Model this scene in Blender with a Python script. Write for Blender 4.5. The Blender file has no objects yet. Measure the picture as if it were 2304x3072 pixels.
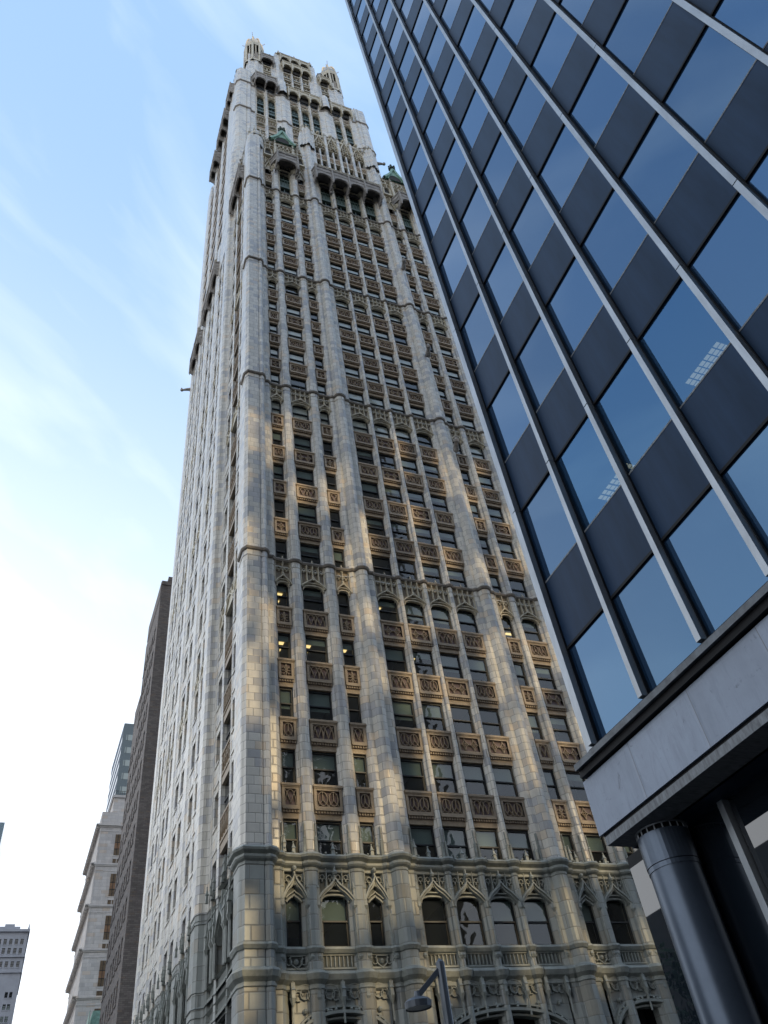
import bpy, math, random
from mathutils import Matrix, Vector
R = math.radians
rnd = random.Random(7)
sc = bpy.context.scene
C = sc.collection

# ---------------------------------------------------------------- camera
AZ, EL, ROLL = 0.48060145, 0.77289545, 0.16332158
fw = Vector((math.sin(AZ)*math.cos(EL), math.cos(AZ)*math.cos(EL), math.sin(EL)))
r0 = Vector((math.cos(AZ), -math.sin(AZ), 0)); d0 = -r0.cross(fw)
c_, s_ = math.cos(ROLL), math.sin(ROLL)
rr = c_*r0 + s_*d0; dd = -s_*r0 + c_*d0
cam = bpy.data.cameras.new('camera'); co = bpy.data.objects.new('camera', cam); C.objects.link(co)
co.matrix_world = Matrix(((rr.x, -dd.x, -fw.x, 0), (rr.y, -dd.y, -fw.y, 0), (rr.z, -dd.z, -fw.z, 1.65), (0, 0, 0, 1)))
cam.sensor_fit = 'VERTICAL'; cam.sensor_height = 36; cam.lens = 2366.835/3072*36
cam.clip_start = 0.1; cam.clip_end = 5000
sc.camera = co

# ---------------------------------------------------------------- world and sun
SUN_EL = R(20); SUN_AX = 0.30           # sun stands behind the camera, to the right
sdir = Vector((SUN_AX, -1, 0)).normalized()
sun_vec = Vector((sdir.x*math.cos(SUN_EL), sdir.y*math.cos(SUN_EL), math.sin(SUN_EL)))
CLOUD_AXES = (((0.789, 0.448, -0.420), 1.3), ((0.614, -0.569, 0.547), 4.2), ((0.006, -0.689, -0.724), 2.0))
w = bpy.data.worlds.new('World'); sc.world = w; w.use_nodes = True
nt = w.node_tree; nt.nodes.clear()
def N(nt, t, **k):
    n = nt.nodes.new(t)
    for a, b in k.items():
        if a == 'inp':
            for i, v in b.items(): n.inputs[i].default_value = v
        else: setattr(n, a, b)
    return n
def L(nt, a, ao, b, bi): nt.links.new(a.outputs[ao], b.inputs[bi])
sky = N(nt, 'ShaderNodeTexSky', sky_type='NISHITA', sun_disc=False, sun_elevation=SUN_EL,
        sun_rotation=math.atan2(sdir.x, sdir.y), altitude=0, air_density=1.3, dust_density=1.5, ozone_density=1.5)
geo = N(nt, 'ShaderNodeTexCoord')
sep = N(nt, 'ShaderNodeSeparateXYZ'); L(nt, geo, 'Generated', sep, 0)
cv = N(nt, 'ShaderNodeCombineXYZ')       # clouds drawn out along one direction of the sky
for i_, (ax_, k_) in enumerate(CLOUD_AXES):
    dt = N(nt, 'ShaderNodeVectorMath', operation='DOT_PRODUCT', inp={1: tuple(a*k_ for a in ax_)}); L(nt, geo, 'Generated', dt, 0); nt.links.new(dt.outputs['Value'], cv.inputs[i_])
mp = cv
nz = N(nt, 'ShaderNodeTexNoise', inp={'Scale': 1.5, 'Detail': 7, 'Roughness': 0.5, 'Distortion': 0.5}); L(nt, mp, 0, nz, 'Vector')
nr = N(nt, 'ShaderNodeValToRGB'); nr.color_ramp.elements[0].position = 0.43; nr.color_ramp.elements[1].position = 0.78
L(nt, nz, 0, nr, 0)
hz = N(nt, 'ShaderNodeMapRange', inp={1: 0.98, 2: 0.30, 3: 0.0, 4: 1.0}); hz.interpolation_type = 'SMOOTHSTEP'; L(nt, sep, 2, hz, 0)
lf = N(nt, 'ShaderNodeMapRange', inp={1: 0.75, 2: -0.35, 3: 0.25, 4: 1.0}); lf.interpolation_type = 'SMOOTHSTEP'; L(nt, sep, 0, lf, 0)
hl = N(nt, 'ShaderNodeMath', operation='MULTIPLY'); L(nt, hz, 0, hl, 0); L(nt, lf, 0, hl, 1)
cm = N(nt, 'ShaderNodeMath', operation='MULTIPLY', inp={1: 0.48}); L(nt, nr, 0, cm, 0)
cl2 = N(nt, 'ShaderNodeMath', operation='MULTIPLY'); L(nt, cm, 0, cl2, 0); L(nt, lf, 0, cl2, 1)
cs = N(nt, 'ShaderNodeMath', operation='MAXIMUM'); L(nt, hl, 0, cs, 0); L(nt, cl2, 0, cs, 1)
hs = N(nt, 'ShaderNodeMath', operation='ADD', use_clamp=True); L(nt, hl, 0, hs, 0); L(nt, cl2, 0, hs, 1)
mx = N(nt, 'ShaderNodeMixRGB', inp={2: (7.2, 7.5, 7.9, 1)}); L(nt, hs, 0, mx, 0)
veil = N(nt, 'ShaderNodeMixRGB', inp={0: 0.88, 2: (2.2, 3.42, 5.3, 1)}); L(nt, sky, 0, veil, 1); L(nt, veil, 0, mx, 1)
bg = N(nt, 'ShaderNodeBackground', inp={1: 0.15}); L(nt, mx, 0, bg, 0)
wo = N(nt, 'ShaderNodeOutputWorld'); L(nt, bg, 0, wo, 0)

sl = bpy.data.lights.new('sun', 'SUN'); sl.energy = 2.0; sl.angle = R(0.5); sl.color = (1.0, 0.77, 0.44)
so = bpy.data.objects.new('sun', sl); C.objects.link(so)
so.rotation_euler = (-sun_vec).to_track_quat('-Z', 'Y').to_euler(); so.location = (40, -60, 120)
sc.view_settings.view_transform = 'Standard'; sc.view_settings.look = 'None'
sc.view_settings.exposure = 0.52; sc.view_settings.gamma = 1; sc.view_settings.use_curve_mapping = False

# ---------------------------------------------------------------- materials
def mat(name, col, rough=0.6, metal=0.0, spec=0.5, noise=0.0, nscale=3.0, ior=None, bump=0.0, bscale=20.0, stretch=(1, 1, 1)):
    m = bpy.data.materials.new(name); m.use_nodes = True; t = m.node_tree
    b = t.nodes['Principled BSDF']
    b.inputs['Base Color'].default_value = (*col, 1); b.inputs['Roughness'].default_value = rough
    b.inputs['Metallic'].default_value = metal; b.inputs['Specular IOR Level'].default_value = spec
    if ior: b.inputs['IOR'].default_value = ior
    if noise or bump:
        tc = N(t, 'ShaderNodeTexCoord'); mp = N(t, 'ShaderNodeMapping', inp={'Scale': stretch}); L(t, tc, 'Object', mp, 0)
    if noise:
        n = N(t, 'ShaderNodeTexNoise', inp={'Scale': nscale, 'Detail': 6, 'Roughness': 0.65}); L(t, mp, 0, n, 'Vector')
        mr = N(t, 'ShaderNodeMapRange', inp={1: 0.3, 2: 0.72, 3: 1-noise, 4: 1+noise}); L(t, n, 0, mr, 0)
        v = N(t, 'ShaderNodeVectorMath', operation='SCALE', inp={0: col}); L(t, mr, 0, v, 'Scale')
        L(t, v, 0, b, 'Base Color')
    if bump:
        n2 = N(t, 'ShaderNodeTexNoise', inp={'Scale': bscale, 'Detail': 3}); L(t, mp, 0, n2, 'Vector')
        bp = N(t, 'ShaderNodeBump', inp={'Strength': bump, 'Distance': 0.05}); L(t, n2, 0, bp, 'Height'); L(t, bp, 0, b, 'Normal')
    return m

def block_mat(name, cols, bw, bh, mort, dark_p=0.3, rough=0.4, mwid=0.022, spec=0.5, cluster=0.55, nsc=0.16):
    """coursed blocks from the UV map (metres): cols = [main, dark]"""
    m = bpy.data.materials.new(name); m.use_nodes = True; t = m.node_tree; b = t.nodes['Principled BSDF']
    def M(op, a, c=None, clamp=False):
        n = N(t, 'ShaderNodeMath', operation=op, use_clamp=clamp)
        for i, x in enumerate((a, c)):
            if x is None: continue
            if isinstance(x, (int, float)): n.inputs[i].default_value = x
            else: t.links.new(x, n.inputs[i])
        return n.outputs[0]
    uv = N(t, 'ShaderNodeUVMap'); s = N(t, 'ShaderNodeSeparateXYZ'); L(t, uv, 0, s, 0)
    u, v = s.outputs[0], s.outputs[1]
    vr = M('DIVIDE', v, bh); row = M('FLOOR', vr)
    wn0 = N(t, 'ShaderNodeTexWhiteNoise', noise_dimensions='1D'); t.links.new(row, wn0.inputs['W'])
    par = M('MULTIPLY', M('MODULO', row, 2.0), 0.5)
    ur = M('ADD', M('ADD', M('DIVIDE', u, bw), par), M('MULTIPLY', wn0.outputs[0], 0.2)); col = M('FLOOR', ur)
    cb = N(t, 'ShaderNodeCombineXYZ'); t.links.new(col, cb.inputs[0]); t.links.new(row, cb.inputs[1])
    wn = N(t, 'ShaderNodeTexWhiteNoise', noise_dimensions='2D'); L(t, cb, 0, wn, 'Vector')
    sc2 = N(t, 'ShaderNodeSeparateColor'); L(t, wn, 'Color', sc2, 0)
    cn = N(t, 'ShaderNodeTexNoise', inp={'Scale': nsc, 'Detail': 3, 'Roughness': 0.7}); L(t, cb, 0, cn, 'Vector')
    thr = M('ADD', M('MULTIPLY', M('SUBTRACT', cn.outputs[0], 0.5), 2.6*cluster), dark_p)
    isd = M('LESS_THAN', sc2.outputs[0], thr)
    jit = M('ADD', M('MULTIPLY', sc2.outputs[1], 0.18), 0.91)
    base = N(t, 'ShaderNodeMixRGB', inp={1: (*cols[0], 1), 2: (*cols[1], 1)}); t.links.new(isd, base.inputs[0])
    warm = N(t, 'ShaderNodeMixRGB', inp={2: (cols[0][0]*1.02, cols[0][1]*0.93, cols[0][2]*0.84, 1)}); L(t, base, 0, warm, 1)
    t.links.new(M('MULTIPLY', M('GREATER_THAN', sc2.outputs[2], 0.86), M('SUBTRACT', 1.0, isd)), warm.inputs[0])
    tn = N(t, 'ShaderNodeTexCoord'); dn = N(t, 'ShaderNodeTexNoise', inp={'Scale': 2.2, 'Detail': 6, 'Roughness': 0.7}); L(t, tn, 'Object', dn, 'Vector')
    dirt = M('ADD', M('MULTIPLY', dn.outputs[0], 0.34), 0.83)
    # long vertical rain streaks
    mp2 = N(t, 'ShaderNodeMapping', inp={'Scale': (1.7, 0.09, 1)}); L(t, uv, 0, mp2, 0)
    sn = N(t, 'ShaderNodeTexNoise', inp={'Scale': 1.0, 'Detail': 5, 'Roughness': 0.7}); L(t, mp2, 0, sn, 'Vector')
    strk = M('ADD', M('MULTIPLY', sn.outputs[0], 0.42), 0.79)
    tot = M('MULTIPLY', M('MULTIPLY', jit, dirt), strk)
    scl = N(t, 'ShaderNodeVectorMath', operation='SCALE'); L(t, warm, 0, scl, 0); t.links.new(tot, scl.inputs['Scale'])
    fu, fv = M('FRACT', ur), M('FRACT', vr)
    du = M('MULTIPLY', M('MINIMUM', fu, M('SUBTRACT', 1.0, fu)), bw); dv = M('MULTIPLY', M('MINIMUM', fv, M('SUBTRACT', 1.0, fv)), bh)
    d = M('MINIMUM', du, dv); mk = M('LESS_THAN', d, mwid*0.5)
    fin = N(t, 'ShaderNodeMixRGB', inp={2: (*mort, 1)}); L(t, scl, 0, fin, 1); t.links.new(mk, fin.inputs[0])
    L(t, fin, 0, b, 'Base Color')
    hgt = N(t, 'ShaderNodeMapRange', inp={1: 0.0, 2: 0.05}); t.links.new(d, hgt.inputs[0])
    hh = M('ADD', hgt.outputs[0], M('MULTIPLY', sc2.outputs[2], 0.35))
    bp = N(t, 'ShaderNodeBump', inp={'Strength': 0.35, 'Distance': 0.03}); t.links.new(hh, bp.inputs['Height']); L(t, bp, 0, b, 'Normal')
    b.inputs['Roughness'].default_value = rough; b.inputs['Specular IOR Level'].default_value = spec
    return m

def glass_mat(name, tint, trans, wob=0.0, wscale=1.2, refl=(1.0, 1.0, 1.0), ior=1.5, rough=0.01):
    """thin window glass: see-through body with a Fresnel mirror on top"""
    m = bpy.data.materials.new(name); m.use_nodes = True; t = m.node_tree; t.nodes.clear()
    tr = N(t, 'ShaderNodeBsdfTransparent', inp={0: (*trans, 1)})
    df = N(t, 'ShaderNodeBsdfDiffuse', inp={0: (*tint, 1)})
    a0 = N(t, 'ShaderNodeAddShader'); L(t, tr, 0, a0, 0); L(t, df, 0, a0, 1)
    gl = N(t, 'ShaderNodeBsdfGlossy', inp={0: (*refl, 1), 'Roughness': rough})
    fr = N(t, 'ShaderNodeFresnel', inp={0: ior}); mx = N(t, 'ShaderNodeMixShader')
    L(t, fr, 0, mx, 0); L(t, a0, 0, mx, 1); L(t, gl, 0, mx, 2)
    gm_ = N(t, 'ShaderNodeNewGeometry'); im = N(t, 'ShaderNodeMapRange', inp={1: 0, 2: 1, 3: ior, 4: 1/ior})   # same mirror from either side
    L(t, gm_, 'Backfacing', im, 0); L(t, im, 0, fr, 'IOR')
    if wob:
        tc = N(t, 'ShaderNodeTexCoord'); n = N(t, 'ShaderNodeTexNoise', inp={'Scale': wscale, 'Detail': 1.0, 'Distortion': 0.6}); L(t, tc, 'Object', n, 'Vector')
        bp = N(t, 'ShaderNodeBump', inp={'Strength': wob, 'Distance': 0.1}); L(t, n, 0, bp, 'Height'); L(t, bp, 0, gl, 'Normal'); L(t, bp, 0, fr, 'Normal')
    o = N(t, 'ShaderNodeOutputMaterial'); L(t, mx, 0, o, 0)
    return m

def emit(name, col, s):
    m = bpy.data.materials.new(name); m.use_nodes = True; t = m.node_tree; t.nodes.clear()
    e = N(t, 'ShaderNodeEmission', inp={0: (*col, 1), 1: s}); o = N(t, 'ShaderNodeOutputMaterial'); L(t, e, 0, o, 0)
    return m

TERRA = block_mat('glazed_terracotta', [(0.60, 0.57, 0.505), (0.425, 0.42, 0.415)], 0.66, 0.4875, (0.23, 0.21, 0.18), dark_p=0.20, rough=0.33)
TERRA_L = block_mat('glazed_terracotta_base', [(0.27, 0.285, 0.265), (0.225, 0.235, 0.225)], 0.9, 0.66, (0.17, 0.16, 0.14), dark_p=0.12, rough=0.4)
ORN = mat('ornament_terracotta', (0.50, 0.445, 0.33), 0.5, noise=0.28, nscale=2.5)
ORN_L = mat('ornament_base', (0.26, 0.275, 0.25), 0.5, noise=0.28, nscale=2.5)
ORN_BACK = mat('ornament_ground', (0.25, 0.21, 0.16), 0.7, noise=0.3)  # darker colour of the recessed ground behind the ornament
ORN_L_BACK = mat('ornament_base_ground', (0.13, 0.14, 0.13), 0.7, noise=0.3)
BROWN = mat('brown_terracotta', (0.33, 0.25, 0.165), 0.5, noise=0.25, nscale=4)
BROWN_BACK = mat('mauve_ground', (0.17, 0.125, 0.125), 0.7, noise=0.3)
def per_object(m, lo, hi):
    t = m.node_tree; b = t.nodes['Principled BSDF']; old = b.inputs['Base Color'].links[0].from_socket
    oi = N(t, 'ShaderNodeObjectInfo'); mr = N(t, 'ShaderNodeMapRange', inp={1: 0, 2: 1, 3: lo, 4: hi}); L(t, oi, 'Random', mr, 0)
    v = N(t, 'ShaderNodeVectorMath', operation='SCALE'); t.links.new(old, v.inputs[0]); L(t, mr, 0, v, 'Scale'); L(t, v, 0, b, 'Base Color')
per_object(BROWN, .78, 1.18); per_object(ORN, .88, 1.1)
BELT = mat('weathered_belt', (0.20, 0.175, 0.145), 0.6, noise=0.4, nscale=1.5)
SOOT = mat('sooty_canopy_stone', (0.29, 0.27, 0.25), 0.75, noise=0.45, nscale=1.6, bump=0.6, bscale=6)
COPPER = mat('verdigris_copper', (0.21, 0.36, 0.28), 0.55, noise=0.35, nscale=3)
GREENP = mat('green_spandrel', (0.05, 0.085, 0.068), 0.45, noise=0.4, nscale=4)
REDBR = mat('red_brown_panel', (0.22, 0.10, 0.055), 0.6, noise=0.3)
FRAME = mat('dark_window_frame', (0.014, 0.016, 0.018), 0.5)
DARK = mat('dark_interior', (0.035, 0.035, 0.035), 0.9)
CEIL = mat('office_ceiling', (0.30, 0.30, 0.27), 0.9)
BLIND_G = mat('green_grey_blind', (0.15, 0.205, 0.2), 0.8)
BLIND_SKY = mat('sky_reflection_blind', (0.78, 0.79, 0.76), 0.8)  # upper blinds whitened to imitate sky reflected in their panes
PANE = glass_mat('window_glass', (0.012, 0.014, 0.014), (0.78, 0.81, 0.78), wob=0.08, wscale=1.1, ior=1.62)
PANE_D = glass_mat('dark_window_glass', (0.01, 0.012, 0.014), (0.05, 0.06, 0.06), wob=0.12, wscale=0.8, ior=1.6)
LAMPG = emit('ceiling_tube', (1.0, 0.72, 0.30), 1.1)

# ---------------------------------------------------------------- mesh builder
class MB:
    def __init__(s, P=None): s.v = []; s.f = []; s.uv = []; s.mi = []; s.P = P or (lambda u, v, w: (u, -w, v))
    def face(s, pts, mi=0, uvs=None):
        i = len(s.v); s.v += [s.P(*p) for p in pts]; s.f.append(tuple(range(i, i+len(pts)))); s.mi.append(mi)
        s.uv += uvs if uvs else [(p[0]+p[2], p[1]) for p in pts]
    def box(s, u0, u1, v0, v1, w0, w1, mi=0, back=False):
        f = s.face
        f([(u0, v0, w1), (u1, v0, w1), (u1, v1, w1), (u0, v1, w1)], mi)
        f([(u0, v0, w0), (u0, v0, w1), (u0, v1, w1), (u0, v1, w0)], mi)
        f([(u1, v0, w1), (u1, v0, w0), (u1, v1, w0), (u1, v1, w1)], mi)
        f([(u0, v1, w1), (u1, v1, w1), (u1, v1, w0), (u0, v1, w0)], mi, [(u0, w1), (u1, w1), (u1, w0), (u0, w0)])
        f([(u0, v0, w0), (u1, v0, w0), (u1, v0, w1), (u0, v0, w1)], mi, [(u0, w0), (u1, w0), (u1, w1), (u0, w1)])
        if back: f([(u1, v0, w0), (u0, v0, w0), (u0, v1, w0), (u1, v1, w0)], mi)
    def prism(s, prof, v0, v1, mi=0, cap=True, close=False, d0=0.0):
        """plan profile [(u,w)] pulled up from v0 to v1"""
        q = prof + [prof[0]] if close else prof
        d = d0
        for (a, b) in zip(q[:-1], q[1:]):
            e = math.hypot(b[0]-a[0], b[1]-a[1])
            s.face([(a[0], v0, a[1]), (b[0], v0, b[1]), (b[0], v1, b[1]), (a[0], v1, a[1])], mi, [(d, v0), (d+e, v0), (d+e, v1), (d, v1)]); d += e
        if cap:
            s.face([(p[0], v1, p[1]) for p in prof], mi); s.face([(p[0], v0, p[1]) for p in reversed(prof)], mi)
    def molding(s, prof, secs, mi=0):
        """sweep a section [(out, v)] along an open plan profile"""
        ln = [offset(prof, o) for o, v in secs]
        for k in range(len(secs)-1):
            a, b = ln[k], ln[k+1]; va, vb = secs[k][1], secs[k+1][1]
            for i in range(len(prof)-1):
                s.face([(a[i][0], va, a[i][1]), (a[i+1][0], va, a[i+1][1]), (b[i+1][0], vb, b[i+1][1]), (b[i][0], vb, b[i][1])], mi)
    def ribbon(s, pts, wd, w0, w1, mi=0, taper=0.6):
        n = len(pts); h = wd/2; Lf = []; Rt = []; lt = []; rt = []
        for i in range(n):
            a = pts[max(0, i-1)]; b = pts[min(n-1, i+1)]
            dx, dy = b[0]-a[0], b[1]-a[1]; m = math.hypot(dx, dy) or 1; nx, ny = -dy/m, dx/m
            p = pts[i]
            Lf.append((p[0]+nx*h, p[1]+ny*h, w0)); Rt.append((p[0]-nx*h, p[1]-ny*h, w0))
            lt.append((p[0]+nx*h*taper, p[1]+ny*h*taper, w1)); rt.append((p[0]-nx*h*taper, p[1]-ny*h*taper, w1))
        for i in range(n-1):
            s.face([Lf[i], Lf[i+1], lt[i+1], lt[i]], mi); s.face([lt[i], lt[i+1], rt[i+1], rt[i]], mi); s.face([rt[i], rt[i+1], Rt[i+1], Rt[i]], mi)
    def cone(s, cu, cw, r0, r1, v0, v1, n=8, mi=0, ph=0.0):
        for i in range(n):
            a = ph+2*math.pi*i/n; b = ph+2*math.pi*(i+1)/n
            P = [(cu+r0*math.cos(a), v0, cw+r0*math.sin(a)), (cu+r0*math.cos(b), v0, cw+r0*math.sin(b))]
            if r1 > 1e-4:
                P += [(cu+r1*math.cos(b), v1, cw+r1*math.sin(b)), (cu+r1*math.cos(a), v1, cw+r1*math.sin(a))]
                s.face(P, mi, [(i*.3, v0), (i*.3+.3, v0), (i*.3+.3, v1), (i*.3, v1)])
            else: s.face(P+[(cu, v1, cw)], mi)
    def ball(s, cu, v, cw, r, mi=0):
        for k in range(4):
            a, b = -math.pi/2+math.pi*k/4, -math.pi/2+math.pi*(k+1)/4
            s.cone(cu, cw, max(r*math.cos(a), 2e-4), max(r*math.cos(b), 2e-4), v+r*math.sin(a), v+r*math.sin(b), 6, mi)
    def pinnacle(s, cu, cw, v, h, r, mi=0):
        s.cone(cu, cw, r*1.15, r, v, v+h*.12, 4, mi, .785); s.cone(cu, cw, r, r*.85, v+h*.12, v+h*.45, 4, mi, .785)
        s.cone(cu, cw, r*1.3, r*.9, v+h*.45, v+h*.55, 4, mi, .785); s.cone(cu, cw, r*.8, r*.15, v+h*.55, v+h*.9, 4, mi, .785)
        s.ball(cu, v+h*.9, cw, r*.45, mi)
    def build(s, name, mats, parent=None, smooth=False, off=None):
        me = bpy.data.meshes.new(name); me.from_pydata(s.v, [], s.f)
        if not isinstance(mats, (list, tuple)): mats = [mats]
        for m in mats: me.materials.append(m)
        me.polygons.foreach_set('material_index', s.mi)
        ul = me.uv_layers.new(name='UVMap'); ul.data.foreach_set('uv', [c for p in s.uv for c in p])
        me.update()
        if parent is False: return me
        return link(name, me, parent)

def link(name, me, parent=None, loc=(0, 0, 0), rz=0.0, sub=False):
    o = bpy.data.objects.new(name, me); C.objects.link(o)
    o.location = loc; o.rotation_euler = (0, 0, rz)
    if parent is not None:
        o.parent = parent
        if not sub and parent.type == 'EMPTY': o.matrix_parent_inverse = Matrix.Translation(-Vector(parent.location))
    return o

def offset(prof, o):
    if abs(o) < 1e-6: return list(prof)
    out = []; n = len(prof)
    for i in range(n):
        ns = []
        for a, b in ((i-1, i), (i, i+1)):
            if a < 0 or b >= n: continue
            dx, dy = prof[b][0]-prof[a][0], prof[b][1]-prof[a][1]; m = math.hypot(dx, dy)
            if m > 1e-6: ns.append((-dy/m, dx/m))
        if len(ns) == 2:
            bx, by = ns[0][0]+ns[1][0], ns[0][1]+ns[1][1]; k = 1+ns[0][0]*ns[1][0]+ns[0][1]*ns[1][1]
            k = max(k, 0.5); out.append((prof[i][0]+o*bx/k, prof[i][1]+o*by/k))
        else: out.append((prof[i][0]+o*ns[0][0], prof[i][1]+o*ns[0][1]))
    return out

def tag(o, label, cat, group=None, kind=None):
    if label: o['label'] = label
    if cat: o['category'] = cat
    if group: o['group'] = group
    if kind: o['kind'] = kind
    return o
def thing(name, label, cat, loc, group=None):
    o = bpy.data.objects.new(name, None); C.objects.link(o); o.location = loc; o.empty_display_size = 2
    return tag(o, label, cat, group)
def arc(cx, cy, r, a0, a1, n=10, ry=None):
    return [(cx+r*math.cos(R(a0+(a1-a0)*i/n)), cy+(ry or r)*math.sin(R(a0+(a1-a0)*i/n))) for i in range(n+1)]
def seg_arch(u0, u1, vs, rise, n=12, pw=2.6):
    out = []
    for i in range(n+1):
        t = -math.cos(math.pi*i/n); out.append(((u0+u1)/2+t*(u1-u0)/2, vs+rise*(1-abs(t)**pw)**(1/pw)))
    return out
def ogee(u0, u1, vs, rise, n=16):
    out = []
    for i in range(n+1):
        t = -1+2*i/n; s = 1-abs(t)
        g = 0.5*math.sin(math.pi/2*min(1, s*1.6))+0.5*s**3.2
        out.append(((u0+u1)/2+t*(u1-u0)/2, vs+rise*g))
    return out

# ---------------------------------------------------------------- ground
def structure(o): o['kind'] = 'structure'; return o
g = MB(lambda u, v, w: (u, w, v))
g.face([(-3000, 0, -3000), (3000, 0, -3000), (3000, 0, 3000), (-3000, 0, 3000)])
structure(g.build('ground', mat('paving_ground', (0.10, 0.10, 0.10), 0.85, noise=0.15, nscale=0.3)))
g = MB(lambda u, v, w: (u, w, v))
g.face([(-300, .004, 15.5), (300, .004, 15.5), (300, .004, 28), (-300, .004, 28)])
g.face([(-9.5, .008, -300), (4.0, .008, -300), (4.0, .008, 600), (-9.5, .008, 600)])
structure(g.build('road', mat('asphalt', (0.052, 0.052, 0.055), 0.85, noise=0.3, nscale=0.6)))
g = MB(lambda u, v, w: (u, w, v))
for x0, x1, y0, y1 in ((4.0, 60, 12.5, 15.5), (4.0, 8.6, -80, 12.5), (5.2, 60, 28, 36.5), (5.2, 8.8, 36.5, 73)):
    g.box(x0, x1, .01, .15, y0, y1); g.face([(x0, .15, y0), (x1, .15, y0), (x1, .15, y1), (x0, .15, y1)])
structure(g.build('pavement', mat('concrete_pavement', (0.20, 0.195, 0.185), 0.85, noise=0.2, nscale=0.8)))

# ================================================================ THE SKYSCRAPER
YF, XL, YT = 37.884, 9.30, 47.0
FRONT = lambda u, v, w: (u, YF-w, v)
LEFT = lambda u, v, w: (XL-w, u, v)
TOW = lambda u, v, w: (u, YT-w, v)
def S(k): return 21.054+3.9*(k-1)
sky_root = thing('skyscraper', 'tall cream terracotta gothic skyscraper with brown carved panels, canopied balconies and crown turrets', 'skyscraper', (21.5, 50, 0))
T = sky_root
BAYS = [(11.2, 12.02, 'N'), (12.95, 14.37, 'W'), (15.35, 16.15, 'N'), (18.2, 19.64, 'W'), (20.15, 21.6, 'W'), (22.1, 23.58, 'W'), (24.1, 25.58, 'W'), (27.62, 28.46, 'N'), (29.25, 30.67, 'W'), (31.7, 32.5, 'N')]
WIN_N, WIN_W = 0.82, 1.45
def mullion(u0, u1, p=0.34, b=-0.45, n=6):
    c = min(0.14, (u1-u0)*.2); m = (u0+u1)/2; r = (u1-u0)/2-c
    return [(u0, b), (u0, -0.02), (u0+c, .10)] + [(m+r*math.cos(R(180-180*i/n)), .10+(p-.10)*math.sin(R(180*i/n))**.8 if 0 < i < n else .10) for i in range(n+1)][1:-1] + [(u1-c, .10), (u1, -0.02), (u1, b)]
def bigpier(u0, u1, c, b=-0.45, p=0.72, sh=0.28):
    return [(u0, b), (u0, -.02), (u0+.12, .16), (u0+.30, sh), (c-.46, sh), (c-.40, .40), (c-.30, .60), (c-.17, p-.04), (c, p), (c+.17, p-.04), (c+.30, .60), (c+.40, .40), (c+.46, sh), (u1-.30, sh), (u1-.12, .16), (u1, -.02), (u1, b)]
CORNER = [(XL-.42, -.55), (8.86, .25), (8.86, .52), (8.90, .62), (9.00, .76), (9.06, .88), (9.93, .88), (9.97, .80), (10.06, .86), (10.20, .93), (10.34, .86), (10.44, .70), (10.50, .34), (10.85, .34), (11.06, .16), (11.2, -.02), (11.2, -.45)]
CORNER_R = [(43.72-u, w_) for u, w_ in reversed(CORNER)]
PIERS = [('c', CORNER), ('m', mullion(12.02, 12.95)), ('m', mullion(14.37, 15.35)), ('b', bigpier(16.15, 18.2, 17.12)), ('m', mullion(19.64, 20.15, .30)), ('m', mullion(21.6, 22.1, .30)), ('m', mullion(23.58, 24.1, .30)), ('b', bigpier(25.58, 27.62, 26.55)), ('m', mullion(28.46, 29.25)), ('m', mullion(30.67, 31.7)), ('c', CORNER_R)]
PTOP = [108.5, 101.9, 101.9, 116.5, 101.9, 101.9, 101.9, 118.0, 101.9, 101.9, 108.5]
dist = 0
for (k, pf), zt in zip(PIERS, PTOP):
    m = MB(FRONT); m.prism(pf, 17.0, zt, 0, True, False, dist); dist += 3.37
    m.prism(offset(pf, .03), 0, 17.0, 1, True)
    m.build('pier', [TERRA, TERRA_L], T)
# line followed by belts: pier fronts and shallow straight runs over the bays
def beltline(piers, b=.10):
    out = []
    for k, pf in piers:
        q = [p for p in pf if p[1] >= .09]
        if k == 'c' and pf[0][1] < -.5: q = pf[:1] + q
        if k == 'c' and pf[-1][1] < -.5: q = q + pf[-1:]
        out += q
    return out
FL = beltline(PIERS)
for k in (5, 10, 15, 20):
    z = S(k)-.02; m = MB(FRONT)
    m.molding(FL, [(0, z-.62), (.035, z-.60), (.035, z-.56), (.0, z-.54)], 1)
    m.molding(FL, [(0, z-.16), (.10, z-.12), (.16, z), (.14, z+.08), (.0, z+.15)], 0)
    m.build('belt_course', [BELT, TERRA], T)
m = MB(FRONT); z = 17.12
m.molding(FL, [(0, z-.62), (.06, z-.58), (.06, z-.48), (.02, z-.44), (.16, z-.36), (.22, z-.28), (.22, z-.18), (.12, z-.12), (.32, z), (.36, z+.10), (.30, z+.20), (.0, z+.26)], 0)
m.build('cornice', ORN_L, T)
m = MB(FRONT); z = 13.1
m.molding(FL, [(0, z-.25), (.10, z-.2), (.18, z-.05), (.16, z+.05), (0, z+.1)], 0)
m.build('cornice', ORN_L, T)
m = MB(FRONT); z = 12.0
m.molding(FL, [(0, z-.62), (.08, z-.55), (.08, z-.42), (.04, z-.38), (.22, z-.22), (.30, z), (.26, z+.1), (0, z+.22)], 0)
m.build('cornice', ORN_L, T)

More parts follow.
